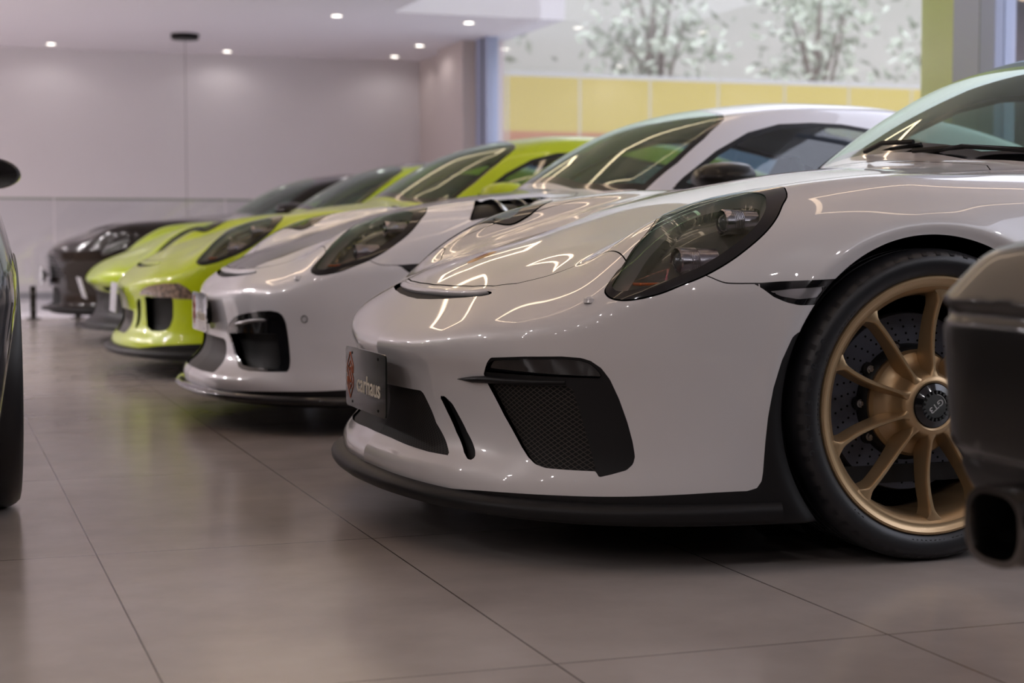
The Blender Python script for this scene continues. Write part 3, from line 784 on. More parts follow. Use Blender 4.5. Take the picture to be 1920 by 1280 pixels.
    mb.strip(rows, closed=True); mb.add(rows[0], [tuple(range(6))]); mb.add(rows[-1], [tuple(range(6))[::-1]])
    mb.build('brake_caliper', M['caliper'], root, auto=30)
    mb = MB(); mb.lathe([(.001, .16), (.205, .16), (.215, .20)], n=40); mb.build('splash_guard', M['black_deep'], root)
    return root
# ------------------------------------------------------------------ car builder
S2 = math.sqrt(.5)
def uvw(kind, V):
    a = np.abs(V[:, 1])
    if kind == 'vent': return np.stack([.8*V[:, 0]+.6*a, V[:, 2]], 1)
    if kind == 'front': return np.stack([a, V[:, 2]], 1)
    if kind == 'side': return V[:, [0, 2]]
    if kind == 'top': return np.stack([V[:, 0], a], 1)
    if kind == 'lamp': return np.stack([V[:, 0], (V[:, 2]-a)*S2], 1)
def pv(L, kind):
    P = np.array(L, float)
    if kind == 'front': return P[:, [1, 2]]
    if kind == 'top': return P[:, [0, 1]]
    return uvw(kind, P)
def psd(V, poly3, kind, lim, r=0.0):
    """signed distance to a feature outline given by 3-D points, limited to a half space test lim(V)>0 (metres)"""
    d = polysd(uvw(kind, V), pv(poly3, kind), r)
    return np.maximum(d, -lim(V))
HL = [(-.709, .762, .597), (-.678, .747, .628), (-.665, .745, .639), (-.621, .732, .674), (-.580, .729, .701), (-.541, .718, .726), (-.490, .710, .754), (-.437, .704, .777), (-.385, .692, .797), (-.335, .683, .812), (-.300, .682, .816), (-.281, .695, .815), (-.277, .715, .811), (-.284, .744, .803), (-.300, .782, .788), (-.321, .806, .774), (-.349, .833, .746), (-.383, .852, .717), (-.426, .863, .686), (-.477, .868, .653), (-.532, .867, .625), (-.581, .859, .605), (-.624, .849, .588), (-.665, .833, .577), (-.695, .815, .573), (-.712, .796, .577), (-.716, .777, .587)]
LENS = [(-.701, .772, .600), (-.681, .760, .622), (-.665, .748, .638), (-.623, .735, .672), (-.582, .731, .699), (-.545, .722, .723), (-.492, .715, .752), (-.441, .712, .774), (-.386, .703, .793), (-.345, .705, .806), (-.332, .724, .803), (-.338, .752, .795), (-.350, .786, .778), (-.362, .807, .762), (-.385, .827, .739), (-.415, .842, .715), (-.457, .851, .688), (-.506, .855, .658), (-.554, .853, .634), (-.599, .846, .616), (-.645, .832, .601), (-.680, .813, .591), (-.698, .795, .589), (-.702, .780, .595)]
def _inner(L, n0, pts):
    # the lamp wraps over the fender crest: replace the upper edge by points on the inner slope
    return L[:n0[0]]+[(x, a, float(Zt(np.array([x]), np.array([a]))[0])-.004) for x, a in pts]+L[n0[1]:]
HL911 = _inner(HL, (3, 12), [(-.627, .724), (-.592, .700), (-.560, .668), (-.528, .622), (-.498, .575), (-.468, .548), (-.43, .556), (-.387, .580), (-.335, .625), (-.298, .668)])
LENS911 = _inner(LENS, (3, 11), [(-.627, .728), (-.588, .705), (-.555, .675), (-.522, .632), (-.492, .592), (-.462, .580), (-.43, .600), (-.40, .640), (-.358, .690)])
MARK = [(-.436, .891, .608), (-.376, .900, .612), (-.230, .901, .617), (-.272, .905, .562), (-.337, .914, .562), (-.364, .908, .568), (-.392, .902, .580), (-.416, .896, .598)]
MARKI = [(-.400, .89, .592), (-.345, .9, .597), (-.268, .9, .601), (-.290, .9, .577), (-.340, .9, .575), (-.375, .9, .581)]
FLARE = [(-.300, .905, .507), (-.334, .905, .505), (-.349, .909, .496), (-.374, .909, .447), (-.392, .907, .39), (-.403, .905, .331), (-.408, .904, .282), (-.413, .904, .213), (-.416, .904, .195), (-.426, .903, .181), (-.447, .900, .1755), (-.447, .9, .05), (-.10, .9, .05), (-.10, .9, .507)]
WS = [(.40, 0, 0), (.425, .40, 0), (.49, .56, 0), (.60, .695, 0), (.755, .668, 0), (.89, .622, 0), (.975, .578, 0), (1.015, .545, 0), (1.04, .48, 0), (1.06, .32, 0), (1.085, .15, 0), (1.09, -.3, 0), (.40, -.3, 0)]
SW = [(.70, 0, .888), (.76, 0, .938), (.92, 0, 1.044), (1.08, 0, 1.122), (1.23, 0, 1.160), (1.38, 0, 1.169), (1.52, 0, 1.166), (1.66, 0, 1.145), (1.91, 0, 1.095), (2.14, 0, 1.03), (2.17, 0, 1.005), (2.15, 0, .985), (2.0, 0, .955), (1.6, 0, .925), (1.1, 0, .905)]
HOODL = [(-.861, -.35), (-.861, 0), (-.856, .144), (-.845, .27), (-.827, .368), (-.793, .434), (-.744, .479), (-.685, .528), (-.666, .575), (-.645, .615), (-.615, .610), (-.56, .588), (-.46, .572), (-.38, .575), (-.25, .60), (-.05, .61), (.15, .59), (.36, .58), (.405, .50), (.375, .3), (.36, 0), (.36, -.35)]
def mesh_plane_interior(root, sc=1.0):
    mb = MB(); mb.bbox_bev((.30, -.66, .35), (.62, .66, .84), .05); mb.bbox_bev((.52, -.64, .62), (.86, .64, .86), .06); mb.build('dashboard', M['interior'], root)
    st = MB()
    for sy in (-1, 1):
        s = MB(); c = .36*sy
        s.bbox_bev((1.15, c-.24, .28), (1.62, c+.24, .44), .05)
        rows = []
        for x, z, hw, t in ((1.56, .40, .235, .10), (1.62, .55, .25, .11), (1.70, .75, .245, .10), (1.76, .92, .16, .09), (1.79, 1.02, .115, .08), (1.80, 1.08, .07, .05)):
            rows.append([(x-t/2, c+hw*.8, z), (x, c+hw, z), (x+t/2, c+hw*.8, z), (x+t/2, c-hw*.8, z), (x, c-hw, z), (x-t/2, c-hw*.8, z)])
        s.strip(rows, closed=True); s.add(rows[-1], [tuple(range(6))])
        s.build('seat', M['leather'], root)
    mb = MB(); c = np.array((.98, -.36, .80)); n = np.array((math.cos(.4), 0, -math.sin(.4)))
    a = np.array((0, 1.0, 0)); b = np.cross(n, a)
    mb.tube([c+.18*(math.cos(t)*a+math.sin(t)*b) for t in np.linspace(0, 2*PI, 33)[:-1]], .016, n=8, closed=True)
    for t in (PI/2*3, .1, PI-.1): mb.cyl(c, c+.18*(math.cos(t)*a+math.sin(t)*b), .014, n=8)
    mb.cyl(c-n*.02, c+n*.03, .05, n=14); mb.build('steering_wheel', M['leather'], root)
    mb = MB(); mb.box((-.2, -.80, .16), (2.9, .80, .20)); mb.box((2.0, -.62, .20), (2.3, .62, .93)); mb.box((.3, -.74, .20), (.36, .74, .72)); mb.build('floor_pan', M['interior'], root, smooth=False)
def wheelhouses(root, xs=((0, .375), (2.457, .38))):
    for x0, R in xs:
        for s in (-1, 1):
            mb = MB(); rows = []
            for y in (.52, .87):
                rows.append([(x0+(R+.02)*math.cos(t), s*y, .34+(R+.02)*math.sin(t)) for t in np.linspace(-.75, PI+.75, 40)])
            mb.strip(rows)
            V = [(x0+(R+.02)*math.cos(t), s*.52, .34+(R+.02)*math.sin(t)) for t in np.linspace(0, 2*PI, 40)[:-1]]
            mb.add(V, [tuple(range(39))]); mb.build('wheelhouse', M['black_deep'], root, smooth=False)
def plan_outline(F, z, ths, off=0.0):
    """body outline at height z around the nose"""
    out = []
    for th in ths:
        d = np.array((-math.cos(th), math.sin(th)))
        o = np.array((-.15, 0.0)); r = np.linspace(.2, 1.5, 400)
        P = np.stack([o[0]+d[0]*r, o[1]+d[1]*r, np.full_like(r, z)], 1); f = F(P)
        k = np.argmax(f > 0); k = max(k, 1); t = f[k-1]/(f[k-1]-f[k]); rr = r[k-1]+(r[k]-r[k-1])*t
        out.append((o[0]+d[0]*rr, o[1]+d[1]*rr))
    return np.array(out)
def splitter(F, root, mat_, z0=.112, z1=.152, e0=.030, e1=.004, name='front_splitter', zb=.16, n=90, tmax=1.80, rise=0.0, up=0.0):
    ths = np.linspace(-tmax, tmax, n); base = plan_outline(F, zb, ths); rows = []
    d = np.gradient(base, axis=0); nr = np.stack([-d[:, 1], d[:, 0]], 1); nr /= np.linalg.norm(nr, axis=1)[:, None]
    if (nr[:, 0]*np.cos(ths)).sum() > 0: nr = -nr
    for i, th in enumerate(ths):
        c = max(0, math.cos(th*.85))**1.1; e = e1+(e0-e1)*c; b = base[i]; q = nr[i]
        up_ = rise*c
        pts = [(-.06, z1+.003), (-.004, z1+.003), (e*.55, z1-.002), (e*.9, z1-.010), (e, z1-.017), (e*.97, z0+.010), (e*.8, z0+.002), (0, z0), (-.25, z0)]
        rows.append([(b[0]+q[0]*o, b[1]+q[1]*o, zz+up_+(up if k < 4 else 0)) for k, (o, zz) in enumerate(pts)])
    mb = MB(); mb.strip(rows); return mb.build(name, mat_, root, auto=50)
def build_car(name, loc, label, spec, group=None):
    root = empty(name, loc, spec.get('rot', 0), label, 'car', group)
    F = spec['F']; paint = spec['paint']
    V, Q, N = nets(F, (-1.2, -1.0, .05), (spec.get('xmax', 3.7), 1.0, 1.36), spec['h'])
    P = Patch(V, tris(Q), N)
    lo = lambda V: .86-V[:, 2]
    front = lambda V: -.05-V[:, 0]
    def A(V): return np.abs(V[:, 1])
    # wheel arches
    for x0, z0, R in ((0, .34, spec.get('Rf', .37)), (2.457, .345, .375)):
        P = P._side(np.maximum(np.hypot(P.V[:, 0]-x0, P.V[:, 2]-z0)-R, .60-A(P.V)))
    # under edge: everything below the painted line
    zc = T1([-1.1, -1.0, -.93, -.85, -.69, -.575, -.497, -.447, -.3, .3, .6, 2, 2.9, 3.6], spec.get('zc', [.147, .147, .157, .161, .166, .171, .1745, .1755, .175, .175, .16, .16, .19, .19]), st=.02)
    phi = P.V[:, 2]-zc(P.V[:, 0])
    if spec.get('flare'): phi = np.minimum(phi, psd(P.V, FLARE, 'side', lambda V: A(V)-.72))
    sk = P._side(-phi); P = P._side(phi)
    sk.build('lower_skirt', M['black_matte'], root, rim=.0)
    bodyrim = []
    def take(poly, kind, lim, r=0.0):
        nonlocal P
        d = psd(P.V, poly, kind, lim, r); inner = P._side(-d); P = P._side(d); return inner
    def near(p): return p._side(-p.V[:, 1]), p._side(p.V[:, 1])
    # glass
    gl = lambda V: V[:, 2]-.79
    gx = spec.get('gx', 0); WS_ = [(p[0]+gx, p[1], 0) for p in WS]; SW_ = [(p[0]+gx, 0, p[2]+spec.get('gz', 0)) for p in SW]
    g = take(WS_, 'top', lambda V: np.minimum(V[:, 2]-.80, 1.25-V[:, 0]))
    fr = psd(g.V, [(p[0]+(.014 if p[0] < .5 else 0), p[1], 0) for p in WS_], 'top', gl, -.022)
    g._side(fr).build('windscreen_border', M['black_gloss'], root)
    g._side(-fr).build('windscreen', spec.get('glass', M['glass']), root)
    wsl = take(SW_, 'side', lambda V: np.minimum(A(V)-.42, V[:, 2]-.875))
    d = psd(wsl.V, SW_, 'side', lambda V: A(V)-.3, -.020)
    for q in near(wsl._side(d)): q.build('window_seal', M['black_matte'], root)
    for q in near(wsl._side(-d)): q.build('side_window', spec.get('glass_s', M['glass_s']), root)
    # rear window
    rw = take([(2.0, -.3, 0), (2.0, .42, 0), (2.06, .46, 0), (2.65, .50, 0), (2.72, .45, 0), (2.74, -.3, 0)], 'top', lambda V: V[:, 2]-.9)
    rw.build('rear_window', M['glass_s'], root)
    if spec.get('roofmat'):
        rf = take([(1.13, -.3, 0), (1.10, .40, 0), (1.14, .47, 0), (1.9, .45, 0), (1.96, .35, 0), (1.96, -.3, 0)], 'top', lambda V: V[:, 2]-1.1)
        rf.build('roof_panel', spec['roofmat'], root)
    # headlights
    if spec.get('hl', True):
        hlp = crom(spec.get('hlpoly', HL911), 4); lnp = crom(spec.get('lenspoly', LENS911), 4)
        fl = lambda V: np.minimum(np.minimum(A(V)-.35, -V[:, 0]-.10), .87-V[:, 2])
        hp = take(hlp, 'lamp', fl, .0025)
        for side, q in zip((-1, 1), near(hp)):
            d = psd(q.V, hlp, 'lamp', fl, -.0005); q = q._side(-d)
            dl = psd(q.V, lnp, 'lamp', fl); ring = q._side(dl); ln = q._side(-dl)
            hr = ring.offset(.0012).build('headlight', M['black_gloss'], root, rim=.02)
            ln.offset(.0022).build('headlight_lens', spec.get('lens', M['lens']), hr)
            bk = ln.offset(-.004).join(None)
            k = .045*np.clip(-psd(ln.V, lnp, 'lamp', fl)/.02, 0, 1)
            bp = Patch(ln.V-ln.N*(.002+k)[:, None], ln.T, ln.N); dl2 = psd(ln.V, lnp, 'lamp', fl, -.013)
            bp._side(-dl2).build('headlight_bowl', M['bowl'], hr); bp._side(dl2).build('bowl_edge', M['bowl_rim'], hr)
            if spec.get('detail', 1):
                for (cx, cy, cz, r, L) in ((-.560, .790, .650, .030, .085), (-.443, .766, .735, .026, .075)):
                    mb = MB(); cy *= side
                    mb.lathe([(r*1.0, L), (r*1.03, .03), (r*1.10, .0), (r*1.02, -.003), (r*.93, .004), (r*.90, .012)], axis='x', c=(cx, cy, cz), n=32)
                    for k2 in range(7): mb.lathe([(r*1.04, .012+.004*k2), (r*1.07, .014+.004*k2), (r*1.04, .016+.004*k2)], axis='x', c=(cx, cy, cz), n=32)
                    pj = mb.build('projector_barrel', M['chrome_dim'], hr)
                    mb = MB(); mb.lathe([(.0001, -.008), (r*.4, -.006), (r*.7, 0.0), (r*.92, .012)], axis='x', c=(cx, cy, cz), n=32); mb.build('projector_lens', M['proj_glass'], pj)
                mb = MB(); mb.bbox_bev((-.66, side*.805-.02, .603), (-.60, side*.805+.02, .609), .002); mb.build('indicator_reflector', M['amber'], hr)
    # side markers
    if spec.get('marker', True):
        mk = take(MARK, 'side', lambda V: A(V)-.6)
        for q in near(mk):
            di = psd(q.V, MARKI, 'side', lambda V: A(V)-.5)
            mo = q._side(di).build('side_marker', M['black_gloss'], root, rim=.006)
            q._side(-di).offset(-.0015).build('marker_lens', M['marker'], mo)
            if spec.get('marker_amber'):
                mb = MB(); s = -1 if q.V[:, 1].mean() < 0 else 1; mb.cyl((-.30, s*.895, .588), (-.30, s*.902, .588), .011, n=12); mb.build('marker_bulb', M['amber'], mo)
    # front openings
    for item in spec.get('openings', []):
        nm, poly, kind, lim, depth, mt = item[:6]
        q0 = take(poly, kind, lim)
        for q in ((q0,) if np.abs(q0.V[:, 1]).min() < .05 else near(q0)):
            if not len(q.T): continue
            oo = q.offset(-depth).build(nm, mt, root); rr = q.returns(depth+.004)
            mesh_obj(nm+'_surround', rr.V, rr.T, item[6] if len(item) > 6 else paint, oo, N=rr.N)
    for fn in spec.get('extra', []): P = fn(P, root, take) or P
    # hood
    if spec.get('hood', True):
        hd = polysd(uvw('top', P.V), HOODL); hd = np.maximum(hd, -np.minimum(.95-P.V[:, 2], .9))
        hood = P._side(-hd-.0016); P = P._side(hd-.0016)
        if spec.get('hoodmat'):
            dd = polysd(uvw('top', hood.V), spec['hoodpoly']); hm = hood._side(-dd); hood = hood._side(dd)
            ho = hood.build('hood', paint, root, rim=.012); hm.build('hood_panel', spec['hoodmat'], ho)
        else: ho = hood.build('hood', paint, root, rim=.012)
    if spec.get('seam', True):
        ts = T1([-.70, -.60, -.53, -.508, -.495, -.47, -.436, -.2, 0], [.66, .645, .625, .6145, .6095, .608, .608, .612, .612], st=.012)
        tx = T1([.40, .503, .64, .735, .90], [-.695, -.675, -.645, -.655, -.70], st=.03)
        phi = np.minimum(P.V[:, 0]-tx(np.abs(P.V[:, 1])), P.V[:, 2]-ts(np.clip(P.V[:, 0], -.75, 0)))
        phi = np.maximum(phi, P.V[:, 0]+.1)
        bp = P._side(-phi-.0013); P = P._side(phi-.0013)
        bp.build('front_bumper', paint, root, rim=.010)
    P.build('body_shell', paint, root, rim=.010)
    mesh_plane_interior(root); wheelhouses(root)
    # wheels
    if spec.get('wheels', True):
        yw = spec.get('yw', .905)
        w0 = None
        for x, s in ((0, -1), (0, 1), (2.457, -1), (2.457, 1)):
            if w0 is None: w0 = make_wheel(root, spec.get('rim', M['rim_grey']), spec.get('wdetail', False), text=spec.get('wtext', False)); wq = w0
            else: wq = copy_tree(w0, root)
            wq.location = (x, s*yw, .34); wq.rotation_euler = (0, 0, PI if s > 0 else 0)
            if x == 0 and s < 0 and spec.get('steer'): wq.rotation_euler = (0, spec.get('roll', 0), spec['steer'])
    # mirrors
    for s in (-1, 1):
        if s not in spec.get('mirror_sides', (-1, 1)): continue
        mb = MB(); rows = []
        for x, k in ((.70, .12), (.715, .62), (.75, .88), (.80, 1.0), (.85, 1.0), (.872, .95), (.874, .86)):
            rows.append([(x+.02*math.cos(t)*k, s*(.965+.105*k*math.cos(t)), .925+.062*k*math.sin(t)*(1 if math.sin(t) > 0 else .85)) for t in np.linspace(0, 2*PI, 29)[:-1]])
        mb.strip(rows, closed=True); mb.add(rows[0], [tuple(range(28))])
        mi = mb.build('side_mirror', spec.get('mirrormat', paint), root, auto=60)
        mb = MB(); mb.add([(r[0]-.004, r[1], r[2]) for r in rows[-1]], [tuple(range(28))]); mb.build('mirror_glass', M['mirror'], mi)
        mb = MB(); mb.prism([(.76, .86), (.84, .86), (.84, .885), (.77, .90)], lambda x, z: (x, s*.74, z), lambda x, z: (x, s*.90, z+.015)); mb.build('mirror_arm', M['black_matte'], mi)
    return root, F, P
M['bowl'] = mat('lamp_bowl', (.12, .125, .10), .25, metal=.4, coat=.6)
M['chrome_dim'] = mat('lamp_barrel', (.48, .44, .46), .2, metal=1)
M['proj_glass'] = mat('projector_glass', (.10, .11, .12), .05, metal=.4, coat=1)
M['marker'] = mat('clear_marker_lens', (.30, .29, .30), .2, metal=.5, coat=1)
M['rim_grey'] = mat('grey_alloy', (.2, .2, .21), .35, metal=.8)
M['mirror'] = mat('mirror_glass', (.10, .10, .10), .03, metal=1)
M['blackish'] = mat('vent_dark', (.004, .004, .004), .6, spec=.2)
def front_lim(a0=-1, xmax=-.45): return lambda V: np.minimum(np.minimum(xmax-V[:, 0], np.abs(V[:, 1])-a0), .70-V[:, 2])
def plate(root, x, z, w_, h_, mt, tilt=0, text=True, y=0, th=.004):
    mb = MB(); r = .014; n = 5; poly = []
    for cx, cz, t0 in ((w_/2-r, h_/2-r, 0), (-w_/2+r, h_/2-r, PI/2), (-w_/2+r, -h_/2+r, PI), (w_/2-r, -h_/2+r, 1.5*PI)):
        for k in range(n+1): t = t0+PI/2*k/n; poly.append((cx+r*math.cos(t), cz+r*math.sin(t)))
    poly = [(-a, b) for a, b in poly]
    f = lambda dx: (lambda a, b: (x+dx+b*math.sin(tilt), y+a, z+b*math.cos(tilt)))
    mb.prism(poly, f(th), f(0)); p = mb.build('number_plate', mt, root, auto=30)
    mb = MB(); mb.bbox_bev((x+th+.002, y-w_*.22, z-h_*.3), (x+th+.03, y+w_*.22, z+h_*.3), .005); mb.build('plate_bracket', M['black_matte'], p) if abs(tilt) < .01 else None
    if text:
        V, F_ = text_geo('carhaus', h_*.36, .0006)
        sx = .80*w_*.72/max(1e-6, np.ptp(V[:, 0]))
        # seen from the front (-x): text runs towards -y on the viewer's right
        P_ = np.stack([x-.0006-V[:, 2]+0*V[:, 0], y-.035*w_/.4-V[:, 0]*sx, z-.012+V[:, 1]*1.15], 1)
        mesh_obj('plate_lettering', P_, F_, M['cream'], p, smooth=False)
        mb = MB(); c = np.array((x-.0008, y+.150*w_/.4, z+.004)); a = .030*w_/.4; b = .058*h_/.15
        def ln(pts): mb.tube([c+np.array((0, u*a, v*b)) for u, v in pts], .0008, n=4, closed=True)
        ln([(-1, .45), (0, 1), (1, .45), (1, .1), (0, -.35), (-.35, -.15), (.55, .32), (0, .62), (-.6, .30), (-1, .1)])
        ln([(1, -.45), (0, -1), (-1, -.45), (-1, -.1), (0, .35), (.35, .15), (-.55, -.32), (0, -.62), (.6, -.30), (1, -.1)])
        mb.build('plate_logo', M['orange'], p, smooth=False)
        mb = MB()
        for yy in (-.13, -.0, .13):
            for zz in ((h_/2-.014), -(h_/2-.014)):
                if yy == 0: continue
                mb.cyl((x-.0012, y+yy*w_/.4, z+zz), (x+.001, y+yy*w_/.4, z+zz), .0035, n=10)
        mb.build('plate_screw', M['black_deep'], p, smooth=False)
    return p
# ------------------------------------------------------------------ nearest car: white coupe with gold wheels
VENT1 = [(-.913, .556, .404), (-.914, .569, .419), (-.914, .586, .436), (-.910, .598, .445), (-.863, .678, .4515), (-.804, .747, .455), (-.771, .776, .453), (-.754, .788, .447), (-.735, .800, .432), (-.719, .807, .409), (-.701, .814, .368), (-.685, .821, .319), (-.675, .826, .278), (-.671, .829, .249), (-.675, .829, .233), (-.688, .824, .220), (-.715, .811, .211), (-.739, .798, .204), (-.744, .791, .216), (-.802, .743, .216), (-.828, .714, .217), (-.842, .692, .223), (-.852, .674, .236), (-.859, .652, .256), (-.880, .598, .319), (-.905, .561, .384)]
def top_z(F, x, y):
    zz = np.linspace(.95 if x < .4 else 1.35, .3, 1600); f = F(np.stack([np.full_like(zz, x), np.full_like(zz, y), zz], 1)); return zz[np.argmax(f < 0)]
def nose_lip(F, root, m):
    rows = []
    for y in np.linspace(-.43, .43, 45):
        k = min(1, (.43-abs(y))/.10); x = float(T1([0, .1, .2, .3, .40, .45], [-.868, -.8665, -.861, -.850, -.830, -.812], st=.02)(np.array([abs(y)]))[0])
        z = top_z(F, x, y); e = .012*k+.0015
        rows.append([(x+.012, y, z-.002), (x+.004, y, z+.0015*k+.0006), (x-.006*k, y, z+.001*k), (x-e, y, z-.006*k-.002), (x-e*.9, y, z-.012*k-.003), (x, y, z-.018*k-.004), (x+.014, y, z-.012)])
    mb = MB(); mb.strip(rows); mb.build('nose_lip', m, root, auto=60)
MESH1 = [(-.899, .543, .384), (-.792, .749, .392), (-.783, .757, .383), (-.744, .791, .216), (-.802, .743, .200), (-.90, .68, .20), (-.93, .50, .25), (-.93, .49, .37)]
DRL1 = [(-.911, .556, .412), (-.908, .583, .433), (-.905, .600, .439), (-.863, .678, .4455), (-.804, .747, .449), (-.771, .776, .447), (-.758, .786, .441), (-.742, .796, .428), (-.735, .80, .411)]
GR1 = [(0, 0, .341), (0, .255, .346), (0, .270, .340), (0, .335, .278), (0, .405, .243), (0, .455, .217), (0, .364, .2155), (0, .238, .218), (0, .125, .221), (0, -.2, .224), (0, -.2, .339)]
SLOT1 = [(0, .360, .345), (0, .382, .342), (0, .411, .329), (0, .436, .305), (0, .474, .271), (0, .503, .251), (0, .526, .235), (0, .538, .224), (0, .538, .216), (0, .522, .2165), (0, .494, .228), (0, .433, .266), (0, .386, .307), (0, .357, .338)]
NOSE1 = [(-.905, -.3, 0), (-.905, 0, 0), (-.901, .1, 0), (-.892, .207, 0), (-.878, .31, 0), (-.862, .385, 0), (-.848, .415, 0), (-.842, .40, 0), (-.850, .33, 0), (-.862, .20, 0), (-.868, .1, 0), (-.870, 0, 0), (-.870, -.3, 0)]
def vent1(P, root, take):
    lim = lambda V: np.minimum(-.55-V[:, 0], .5-V[:, 2])
    q = take(VENT1, 'vent', lim)
    # gather the painted edge of the recess
    rr = q.returns(.006); mesh_obj('vent_edge', rr.V, rr.T, M['white'], root, N=rr.N)
    for s in (-1, 1):
        p = q._side(q.V[:, 1]*s)
        dm = psd(p.V, MESH1, 'vent', lim); dd = psd(p.V, DRL1, 'vent', lim)
        mesh = p._side(-dm); rest = p._side(dm); dd = psd(rest.V, DRL1, 'vent', lim)
        drl = rest._side(-dd); rest = rest._side(dd)
        tr = rest.offset(-.003).build('side_vent', M['black_matte'], root, rim=.012)
        mesh.offset(-.011).build('vent_mesh', M['mesh_side'], tr)
        drl.offset(-.010).build('running_light', M['black_gloss'], tr, rim=0)
        r2 = drl.offset(-.0).returns(.012); mesh_obj('running_light_frame', r2.V, r2.T, M['black_matte'], tr, N=r2.N)
        # pointed fin that runs onto the painted strut
        top = [(-.940, .452, .3885), (-.936, .474, .392), (-.926, .515, .398), (-.913, .556, .402), (-.884, .615, .4015), (-.84, .69, .402), (-.795, .745, .404)]
        bot = [(-.940, .452, .3870), (-.935, .474, .387), (-.924, .515, .3845), (-.906, .556, .386), (-.878, .612, .388), (-.838, .685, .391), (-.792, .742, .394)]
        mb = MB(); rows = []
        for a, b, o in zip(top, bot, (.002, .007, .011, .014, .012, .008, .003)):
            a = np.array(a); b = np.array(b); n_ = np.array((-.82, .57, 0)); m_ = (a+b)/2+n_*o
            L = [a-n_*.02, a+n_*o*.35, m_+(a-b)*.12, m_-(a-b)*.12, b+n_*o*.35, b-n_*.02]
            rows.append([(v[0], v[1]*s, v[2]) for v in L])
        mb.strip(rows, closed=True); mb.build('vent_fin', M['black_matte'], tr, auto=70)
g3 = F911('gt3')
spec1 = dict(F=g3, mirror_sides=(-1,), paint=M['white'], h=.0088, flare=True, rim=M['gold'], wdetail=True, wtext=True, mirrormat=M['white'],
    roofmat=None, glass=M['glass'],
    openings=[('centre_grille', GR1, 'front', lambda V: np.minimum(-.6-V[:, 0], .5-V[:, 2]), .007, M['mesh_front']),
              ('air_slot', SLOT1, 'front', lambda V: np.minimum(-.6-V[:, 0], .5-V[:, 2]), .014, M['blackish'], M['black_matte']),
              ('nose_vent', NOSE1, 'top', lambda V: np.minimum(V[:, 2]-.5, .7-V[:, 2]), .010, M['mesh_front'])],
    extra=[vent1])
car1, F1, P1 = build_car('sports_coupe', (2.04, 4.0, 0), 'nearest white sports coupe with gold ten-spoke wheel and black side vent, parked nose left', spec1)
splitter(F1, car1, M['black_matte'], zb=.158, e0=.034, e1=.004, z0=.112, z1=.148, tmax=1.33)
nose_lip(F1, car1, M['white'])
plate(car1, -1.040, .350, .40, .152, M['plate_mirror'])
# tow-eye cover, washer jet, crest on the lid, wipers
mb = MB(); mb.lathe([(.0001, .010), (.007, .009), (.011, .005), (.0125, -.004)], axis='z', c=(-.745, -.755, .571), n=20); mb.build('washer_jet', M['white'], car1)
pts = crom([(-.038, 0), (-.030, .020), (0, .026), (.026, .022), (.036, .012), (.033, 0), (.036, -.012), (.026, -.022), (0, -.026), (-.030, -.020)], 4)
def on_top(x, y, dz=.0):
    z = .9 if x < .4 else 1.3
    zz = np.linspace(z, .3, 1500); f = F1(np.stack([np.full_like(zz, x), np.full_like(zz, y), zz], 1)); k = np.argmax(f < 0); return (x, y, zz[k]+dz)
crest = MB(); rows = [[on_top(-.735+u*k, v*k, .0025*(1-k**4)+.0004) for u, v in pts] for k in (1, .9, .6, .3, .02)]
crest.strip(rows, closed=True); cr = crest.build('hood_crest', mat('crest_gold', (.50, .30, .12), .35, metal=.6), car1)
mb = MB(); mb.strip([[on_top(-.735+u*k, v*k, .0032) for u, v in pts] for k in (.45, .05)], closed=True); mb.build('crest_shield', mat('crest_red', (.22, .04, .03), .4), cr)
for y0, y1 in ((-.18, -.56), (.06, -.14)):
    mb = MB(); a = on_top(.40, y0, .012); b = on_top(.42+.3*y1*y1, y1, .016)
    mb.tube([a, (.5*(a[0]+b[0])-.02, .5*(y0+y1), .5*(a[2]+b[2])+.010), b], .007, n=6); mb.tube([(b[0]+.01, b[1]-.02, b[2]-.006), (.42, (y0+y1)/2, a[2]+.004), (.42, y0, a[2]-.01)], .005, n=5)
    mb.build('wiper', M['black_matte'], car1)
# ------------------------------------------------------------------ second car: white coupe with gloss-black ringed intakes and fender louvres
VENT2 = [(-.962, .325, .353), (-.963, .345, .378), (-.957, .417, .407), (-.945, .484, .421), (-.907, .601, .436), (-.854, .690, .444), (-.829, .719, .440), (-.814, .733, .428), (-.803, .738, .402), (-.795, .739, .348), (-.789, .744, .267), (-.793, .745, .238), (-.800, .740, .228), (-.858, .672, .224), (-.912, .578, .222), (-.929, .531, .224), (-.936, .496, .230), (-.943, .430, .262), (-.953, .370, .310)]
IN2 = [(-.955, .350, .348), (-.83, .695, .362), (-.823, .700, .340), (-.812, .712, .250), (-.82, .70, .236), (-.90, .60, .232), (-.93, .525, .236), (-.945, .43, .275)]
GR2 = [(0, 0, .325), (0, .25, .322), (0, .275, .312), (0, .335, .218), (0, .345, .200), (0, .2, .197), (0, 0, .199), (0, -.2, .199), (0, -.2, .325)]
def vent2(P, root, take):
    lim = lambda V: np.minimum(-.55-V[:, 0], .5-V[:, 2])
    q = take(VENT2, 'vent', lim)
    for s in (-1, 1):
        p = q._side(q.V[:, 1]*s); d = psd(p.V, IN2, 'vent', lim)
        ring = p._side(d).offset(.002).build('intake_ring', M['black_gloss'], root, rim=.03)
        p._side(-d).offset(-.030).build('intake_mesh', M['blackish'], ring)
        mb = MB(); mb.tube([(-.925, s*.43, .385), (-.895, s*.545, .402), (-.845, s*.655, .410), (-.825, s*.685, .411)], .008, n=8); mb.build('light_bar', M['lamp_blue'], ring)
LOUV = [(-.155, .858, 0), (-.120, .80, 0), (-.095, .735, 0), (-.03, .60, 0), (.125, .535, 0), (.235, .54, 0), (.25, .60, 0), (.185, .71, 0), (.09, .81, 0), (-.075, .855, 0)]
